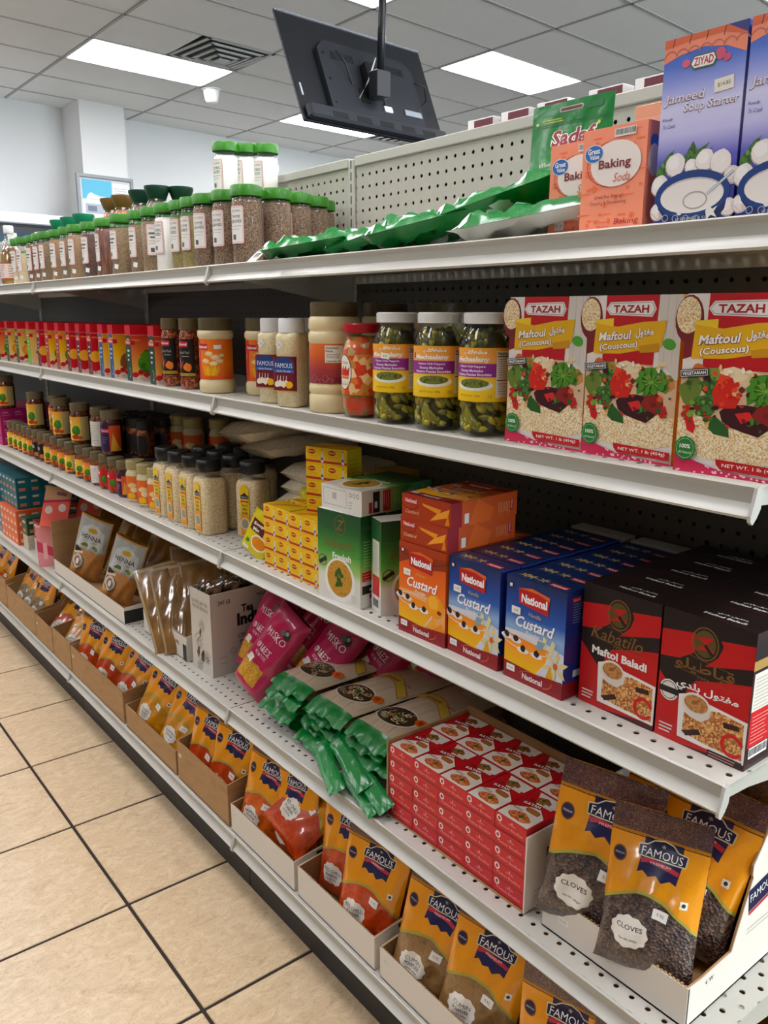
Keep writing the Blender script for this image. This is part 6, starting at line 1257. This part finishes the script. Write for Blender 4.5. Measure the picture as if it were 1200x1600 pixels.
dkb = mottle('darkbag', ['2a1a10', '4a2f18', '6a4a28', '1a100a'], 24, .15, kind='n', coat=1, bump=.6)
db = pouch('dark_bag', 'x', 'bag', .14, .22, .05, dkb, dkb, None, seed=12, wrk=.010, prof=lambda v: min(1, v/.1, (1-v)/.05)**.5)
for k in range(9): put(db, (1.10+.03*(k % 3), 2.05+.11*k, Z4+.004+.03*(k % 2)), orient((-1, -.3, .2), (.1, (-.2, .2, .1)[k % 3], 1)), 'dark glossy bag at the back of the fourth shelf, %s from the right' % ORD[k], 'dark bags at the shelf back')
# loose leaf tea shipping carton
W, D, H = .103, .275, .222
t = thing('tea_shipping_carton', 'open white loose leaf tea carton with paisley print', 'box', (.877, 1.8655, Z4), -1.52); 
cw = M('d2ccc2', .6)
for nm, b in (('front_panel', (-W/2, 0, 0, W/2, .004, H)), ('back_panel', (-W/2, D-.004, 0, W/2, D, H)), ('side_panel', (-W/2, .004, 0, -W/2+.004, D-.004, H)), ('side_panel', (W/2-.004, .004, 0, W/2, D-.004, H)), ('base_panel', (-W/2+.004, .004, 0, W/2-.004, D-.004, .004))): MB().box(*b, cw, .0006).build(nm, t)
a = Art(); ink = '3a3836'
a.txt('LOOSE LEAF TEA', 50, 190, 9, ink, w=78, bold=0).txt('THE EN FEUILLES', 50, 176, 9, ink, w=80)
def paisley(a, x, y, s, fl=1):
    a.ring(x, y, 13*s, 13*s, .8, ink, 20).ring(x, y, 9*s, 9*s, .7, ink, 16).ring(x-1*s, y, 5*s, 5*s, .7, ink, 12).arc(x-8*s*fl, y+10*s, 14*s, 12*s, -40 if fl > 0 else 100, 80 if fl > 0 else 220, .8, ink)
    for k in range(8): c = k*PI/4; a.ring(x+15.5*s*math.cos(c), y+15.5*s*math.sin(c), 3*s, 3*s, .6, ink, 8)
paisley(a, 56, 128, .85); paisley(a, 40, 78, .9, -1); a.arc(40, 84, 22, 20, 20, 170, 1.2, ink); paisley(a, 38, 16, .8)
for k in range(9): c = k*2*PI/9; a.ring(76+13*math.cos(c), 48+13*math.sin(c), 5, 5, .8, ink, 10)
a.ring(76, 48, 10, 10, .8, ink, 16).ring(76, 48, 6, 6, .8, ink, 12).ell(76, 48, 3, 3, ink, 8); a.build('front_print', t, F_front(W))
a = Art(); a.txt('24/1 LB', 40, 196, 11, ink, w=36, bold=.02).txt('THE LOOSE LEAF', 170, 196, 8, ink, w=70, bold=.02).txt('Tea', 108, 168, 22, '1c1a1a', w=36, bold=.04).txt('India', 116, 140, 34, '1c1a1a', w=80, bold=.05).txt('CTC', 90, 96, 11, ink, w=26, bold=.02).txt('TEA', 92, 78, 11, ink, w=22, bold=.02).lines(20, 30, 24, 30, 2, ink)
a.ring(62, 60, 10, 10, .8, ink, 16).ring(62, 60, 6, 6, .8, ink, 12); a.build('side_print', t, F_right(W))
for k in range(4): put(db, (.90+.055*k, 1.862+.004*k, Z4+.006), orient((-1, -.2, .1), (.05, .02, 1)), 'dark tea bag standing inside the open white carton, %s from the front' % ORD[k], 'dark bags inside the tea carton', scale=(.62, .9, 1.08))
# magenta pasta bags
mag = M('b01050', .35, coat=.6, bump=.25, bscale=16)
def misko():
    a = Art(); a.rect(-46, 36, 76, 56, mottle('pasta', ['c99a34', 'd8ac48', 'b8862a'], 350, .4, kind='v')); a.up(); a.rect(-40, 84, 20, 20, 'f0eee8', rot=-10)
    a.txt('MISKO', 2, 190, 20, 'ece4e4', w=70, bold=.01).blob(26, 216, 14, '2c2430', 3, 10, .25).blob(14, 212, 8, '4a6a54', 5, 9, .3); a.up(); a.blob(26, 220, 6, 'a89a8a', 7, 8, .2); a.z = 1
    a.txt('ΦΙΔΕΣ', -8, 140, 19, 'ece4e4', w=54, bold=.01).txt('ΚΟΦΤΟΣ', -6, 120, 10, 'e4d4d8', w=44, bold=.01).lines(30, 130, 18, 30, 3, 'b8486c'); return a
mk = pouch('pasta_bag', 'x', 'bag', .12, .265, .062, mag, mag, misko(), seed=5, wrk=.004, nu=12, nv=18, prof=lambda v: min(1, v/.10)**.5*min(1, (1-v)/.10+.12)**.6*(1-.15*v), pinch=.03, side_e=4)
g = 'magenta pasta bags'
for x, y, z, f_, u_, lb in ((.893, 1.665, .022, (-.80, -.40, .50), (.34, -.40, .80), 'front magenta pasta bag leaning right, whole label visible'), (.945, 1.745, .022, (-.85, -.3, .45), (.32, -.22, .85), 'magenta pasta bag at the left against the tea carton'), (.965, 1.545, .03, (-.80, -.4, .5), (.42, -.40, .78), 'magenta pasta bag right of the front one, partly under noodles'), (1.0, 1.63, .05, (-.8, -.3, .5), (.4, -.3, .85), 'magenta pasta bag in the second row, middle'), (1.05, 1.72, .07, (-.85, -.2, .4), (.3, -.2, .9), 'magenta pasta bag at the back left under the shelf'), (1.06, 1.44, .04, (-.8, -.3, .5), (.4, -.4, .8), 'magenta pasta bag at the back right above the noodle packs'), (1.09, 1.56, .08, (-.85, -.2, .4), (.3, -.25, .9), 'magenta pasta bag at the back middle'), (1.13, 1.34, .05, (-.8, -.3, .5), (.3, -.4, .8), 'magenta pasta bag furthest right in shadow')):
    put(mk, (x, y, Z4+z), orient(f_, u_), lb, g, scale=.92)
# noodle packs
nood = mottle('noodle', ['b9a78f', 'cdbda6', 'a8957c'], 8, .35, kind='n', coat=.9, stretch=(60, 1, 1))
gend = M('087030', .24, bump=.2, bscale=30)
def noodle_pack(seed):
    W, L = .128, .37; t = thing('noodle_pack', 'x', 'packet')
    pf = lambda v: min(1, max(0, (v-.08))/.05, (.95-v)/.05 if v < .95 else 0)**.5
    def th(u, v): return .012*pf(v)*(max(0, 1-abs(u)**3))**.5+.0006
    def top(a, b): u = 2*a-1; return (u*W/2, -th(u, b)+((-.0035*math.sin(a*19+seed)-.004*math.sin(a*7+seed*2))*(1-b/.085)+.018*(1-b/.085)**1.5 if b < .085 else 0), b*L)
    def bot(a, b): u = 2*a-1; x, y, z = top(a, b); return (x, (y+2*th(u, b)+.0003) if b < .085 else th(u, b), z)
    MB().grid(lambda a, b: top(a, .085+b*.915), 10, 16, nood).grid(lambda a, b: bot(a, .085+b*.915), 10, 16, nood).build('pack_body', t)
    e = MB(); e.grid(lambda a, b: top(a, b*.087), 22, 5, gend).grid(lambda a, b: bot(a, b*.087), 22, 5, gend); e.build('crimped_end', t)['label'] = 'green crimped end seal'
    a = Art(); a.ell(-6, 88, 52, 38, 'c9bfb4', 26); a.up(); a.ell(-6, 88, 48, 34, '3a2f20', 24); a.up()
    R = random.Random(seed)
    for k in range(34):
        cx, cy = R.uniform(-42, 28), R.uniform(66, 110)
        if k % 11 == 10: a.up()
        a.arc(cx, cy, R.uniform(4, 9), R.uniform(3, 6), R.uniform(0, 180), R.uniform(240, 420), 1.3, ('d8c9a0', 'c9b07c', 'e6d8b4')[k % 3], 8)
    a.blob(-4, 92, 7, '3a5a24', 2, 8, .3).blob(-16, 84, 5, 'b86a2c', 3, 8, .3)
    a.up(); a.blob(46, 106, 13, 'c8601c', 4, 16, .12); a.up(); a.ell(46, 106, 6, 6, '9a3c10', 10); a.z = 1
    n = 12
    for k in range(n):
        s0, s1 = -60+120*k/n, -60+120*(k+1)/n; c = lambda s: 168+18*math.sin((s+60)/120*PI*1.3)-s*.12
        a.poly([(s0, c(s0)), (s1, c(s1)), (s1, c(s1)+26), (s0, c(s0)+26)], 'c2a748'); 
        for o_ in (0, 26): a.z = 2; a.poly([(s0, c(s0)+o_), (s1, c(s1)+o_), (s1, c(s1)+o_+1.6), (s0, c(s0)+o_+1.6)], 'a01c24'); a.z = 1
    a.z = 2; a.txt('NOODLES', -16, 196, 9, '5a2c14', w=44, bold=.03).txt(AR_SPAG, 34, 196, 10, '5a2c14', w=24, bold=.03); a.rect(-4, 262, 22, 11, 'c9c5bc', rot=4).arc(0, 330, 60, 16, 200, 340, 1.4, 'a01c24')
    def mp(u, v, e):
        x = max(-1, min(1, 2*u/W)); return (u, -th(x, v/L)-e-.0005, v)
    a.build('pack_print', t, mp, 10, 20)
    return t
NP = [noodle_pack(s) for s in (1, 2, 3)]; g = 'green-ended noodle packs lying in a pile'
R = random.Random(9); n = 0
LAY = [(0, (1.50, 1.37, 1.24, 1.16)), (.021, (1.47, 1.35, 1.22, 1.155)), (.042, (1.49, 1.36, 1.24, 1.15)), (.063, (1.46, 1.34, 1.22, 1.15)), (.084, (1.47, 1.36, 1.17))]
desc = {}
for li, (z, ys) in enumerate(LAY):
    for j, y in enumerate(ys):
        dx = R.uniform(-.012, .03)+(.02 if li in (0,) else 0)+.01*(4-li)*(j > 1); yy = y+R.uniform(-.01, .01); rz = R.uniform(-.05, .05)
        nm = ('bottom layer', 'second layer', 'third layer', 'fourth layer', 'upper layer')[li]
        put(NP[n % 3], (.866+dx, yy, Z4+.0125+z), orient((-.02, .0, 1), (1, rz, -.01*li)), 'noodle pack in the %s, %s from the pink bags' % (nm, ORD[j]), g); n += 1
put(NP[0], (.872, 1.445, Z4+.120), orient((0, 0, 1), (1, .02, -.01)), 'topmost left noodle pack touching the magenta bags', g)
put(NP[1], (.868, 1.300, Z4+.120), orient((0, 0, 1), (1, -.02, -.01)), 'topmost middle noodle pack with clear plate of noodles', g)
put(NP[2], (.872, 1.165, Z4+.118), orient((0, 0, 1), (1, .0, -.01)), 'topmost right noodle pack beside the red carton', g)
gf = pouch('green_packet', 'x', 'packet', .07, .16, .008, gend, gend, None, prof=lying, seed=3, wrk=.002, nu=6, nv=10, pinch=0)
for k, (x, y, z, f_, u_) in enumerate(((.860, 1.30, .05, (-.5, 0, 1), (-.35, -1, -.3)), (.862, 1.21, .03, (-.5, 0, 1), (-.2, -1, -.15)), (.868, 1.25, .075, (-.5, .1, 1), (-.2, -1, -.3)), (.866, 1.19, .055, (-.6, 0, 1), (-.15, -1, -.25)))):
    put(gf, (x, y, Z4+z), orient(f_, u_), 'flat green packet end hanging out of the noodle pile, %s' % ORD[k], 'green packets under the noodles', scale=(.5, 1, .85))
# bouillon display carton full of little red boxes
sf = Art(); sf.rect(0, 0, 66, 28, 'c01a26'); sf.up(); sf.ell(9, 21, 5.5, 6, 'ece6e2', 14).rect(0, 0, 66, 5, '9c1420'); sf.up(); sf.ell(9, 21, 3, 3.6, 'a82430', 8).txt('SULTAN', 36, 20, 3.4, 'e8b0b0', w=14).txt('Mutton Bouillon', 34, 12, 5, 'e8a8a8', w=50).poly([(34, 22), (36, 26), (38, 22)], 'e8b0b0')
stp = Art(); stp.rect(0, 0, 66, 98, 'b8141f'); stp.up(); stp.poly([(2, 2), (64, 2), (64, 40), (40, 60), (2, 30)], 'e6ddd2').poly([(10, 96), (60, 96), (60, 74), (30, 60)], 'e0d8d0'); stp.up()
stp.blob(32, 78, 15, mottle('meat', ['8a4a24', 'b0703c', '6a3418', 'c8935a'], 120, kind='n'), 4, 12, .25, .7).blob(34, 18, 20, mottle('meat2', ['c8502c', 'e0a06a', 'a83c1c', 'd8742c'], 120, kind='n'), 6, 12, .25, .6).blob(40, 44, 16, 'b0703c', 8, 10, .3, .5); stp.up(); stp.blob(36, 20, 5, '4a6a24', 7, 8, .3).blob(30, 80, 4, '3a5a20', 9, 8, .3)
stp.rect(8, 52, 34, 11, '8a1420', rot=12); stp.up(); stp.txt('SULTAN', 25, 57.5, 6.5, 'f2ece6', w=30, bold=.03, rot=12).blob(18, 68, 5, '8a1420', 3, 8, .3); stp.z = 3; stp.txt('Mutton', 16, 34, 7, '8a1420', w=22, shear=.2).rect(38, 66, 18, 9, 'cfcbc4')
su = MB().box(-.033, 0, 0, .033, .0985, .028, M('b8161f', .35), .0006).build('bouillon_box'); tag(su, 'x', 'box')
sf.build('front_print', su, F_front(.066)); stpo = stp.build('top_print', su, F_top(.066, .028))
cf = bpy.data.objects.new('carton_frame', None); bpy.data.objects.remove(cf)
t = thing('display_carton', 'cut-open white shipping carton holding the little red boxes', 'box', (.861, .9085, Z4), AISLE); w_, d_, h_ = .343, .206, .146
MB().box(-w_/2, .0, 0, w_/2, d_, .0015, kraft).build('base_panel', t)
MB().box(-w_/2, .0, 0, -w_/2+.003, d_, h_+.004, kraftd).build('side_panel', t)
MB().box(-w_/2, d_-.003, 0, w_/2, d_, h_+.012, kraftd).build('back_panel', t)
sp2 = MB().box(w_/2-.003, .0, 0, w_/2, d_, h_-.012, whitec).build('side_panel', t)
Art().txt('PRODUCT', 78, 92, 15, '2a2826', w=64, bold=.05).txt('OF INDIA', 84, 72, 13, '2a2826', w=50, bold=.05).lines(20, 20, 40, 20, 2, '8a8680').build('side_print', sp2, F_right(w_))
RR = random.Random(3); colw = .0668; names5 = ('leftmost', 'second', 'middle', 'fourth', 'rightmost')
lay5 = ('bottom', 'second', 'middle', 'fourth', 'top')
for c in range(5):
    for r_ in range(5):
        for dd in range(2):
            y = .9085+(2-c)*colw; x = .8625+dd*.0995+RR.uniform(0, .002); o = copy_tree(su)
            o.location = (x, y, Z4+.002+r_*.0284); o.rotation_euler = (0, 0, AISLE+RR.uniform(-.008, .008)); o['group'] = 'little red bouillon boxes in the display carton'
            o['label'] = 'little red bouillon box, %s column from left, %s layer, %s row' % (names5[c], lay5[r_], ('front', 'back')[dd])
            if r_ < 4:
                for ch in [q for q in COL.objects if q.parent == o and q.name.startswith('top_print')]: bpy.data.objects.remove(ch)
for ch in [q for q in COL.objects if q.parent == su]: bpy.data.objects.remove(ch)
bpy.data.objects.remove(su)
# clove tray at the near end
ca = Art(); ca.rect(30, 26, 19, 11, 'e8e4dc'); ca.up(); ca.txt('10.95', 39.5, 31.5, 4.5, '8a8a86')
cs = Art(); cs.rect(136, 112, 66, 36, '14143a', rot=8); cs.up(); cs.txt('FAMOUS', 169, 132, 13, 'e8e6e0', w=58, bold=.02, rot=8).rect(140, 106, 60, 5, 'b02838', rot=8); cs.z = 0; cs.lines(140, 70, 90, 14, 2, '6a6660').txt('4', 44, 48, 7, '2a2a2a').txt('W', 56, 48, 7, '2a2a2a')
t = thing('clove_tray', 'white cardboard tray of clove bags at the near end, logo on its side', 'tray', (.866, .5835, Z4), AISLE); w_, d_ = .243, .33
MB().box(-w_/2, 0, 0, w_/2, d_, .003, kraftd).build('base_panel', t)
f = MB().box(-w_/2, 0, 0, w_/2, .0012, .062, whitec).box(-w_/2, .0012, 0, w_/2, .004, .061, kraftd)
for k in range(40): f.box(-w_/2+k*w_/40, .0008, .061, -w_/2+(k+.5)*w_/40, .0036, .0628+.0006*(k % 3), kraft)
f.build('front_panel', t); MB().box(-w_/2, d_-.004, 0, w_/2, d_, .2, kraftd).build('back_panel', t)
MB().prism([(.004, 0), (d_, 0), (d_, .2), (.16, .2), (.12, .11), (.004, .062)], 0, -w_/2, -w_/2+.004, whitec).build('side_panel', t)
pr = [(.001, 0), (d_, 0), (d_, .245), (.20, .245), (.166, .212), (.140, .180), (.140, .166), (.143, .160), (.118, .098), (.104, .062), (.03, .060), (.001, .062)]
sp3 = MB().prism(pr, 0, w_/2-.0012, w_/2, whitec).prism(pr, 0, w_/2-.004, w_/2-.0012, kraftd).build('side_panel', t); cs.build('side_print', sp3, F_right(w_))
ca.build('front_print', t, F_front(w_))
z = Z4+.02
bag('cloves', 0, .885, .645, z+.004, .42, .22, .10, 'left clove bag in the near tray, price sticker at its right', .98)
bag('cloves', 1, .872, .535, z+.012, .30, .36, -.03, 'front clove bag hanging over the tray edge, readable sticker', .88)
bag('cloves', 0, .955, .548, z+.01, .25, .25, .12, 'clove bag at the right, gold edge with green dot mark')
bag('cloves', 1, .985, .60, z, .3, .2, .1, 'clove bag in the second row, patterned top showing')
bag('cloves', 0, 1.03, .565, z, .3, .22, .05, 'clove bag in the third row under the shelf')
bag('cloves', 1, 1.08, .60, z, .2, .2, 0, 'clove bag in the dark back row, left')
bag('cloves', 0, 1.11, .56, z+.01, .2, .2, 0, 'clove bag in the dark back row, right')
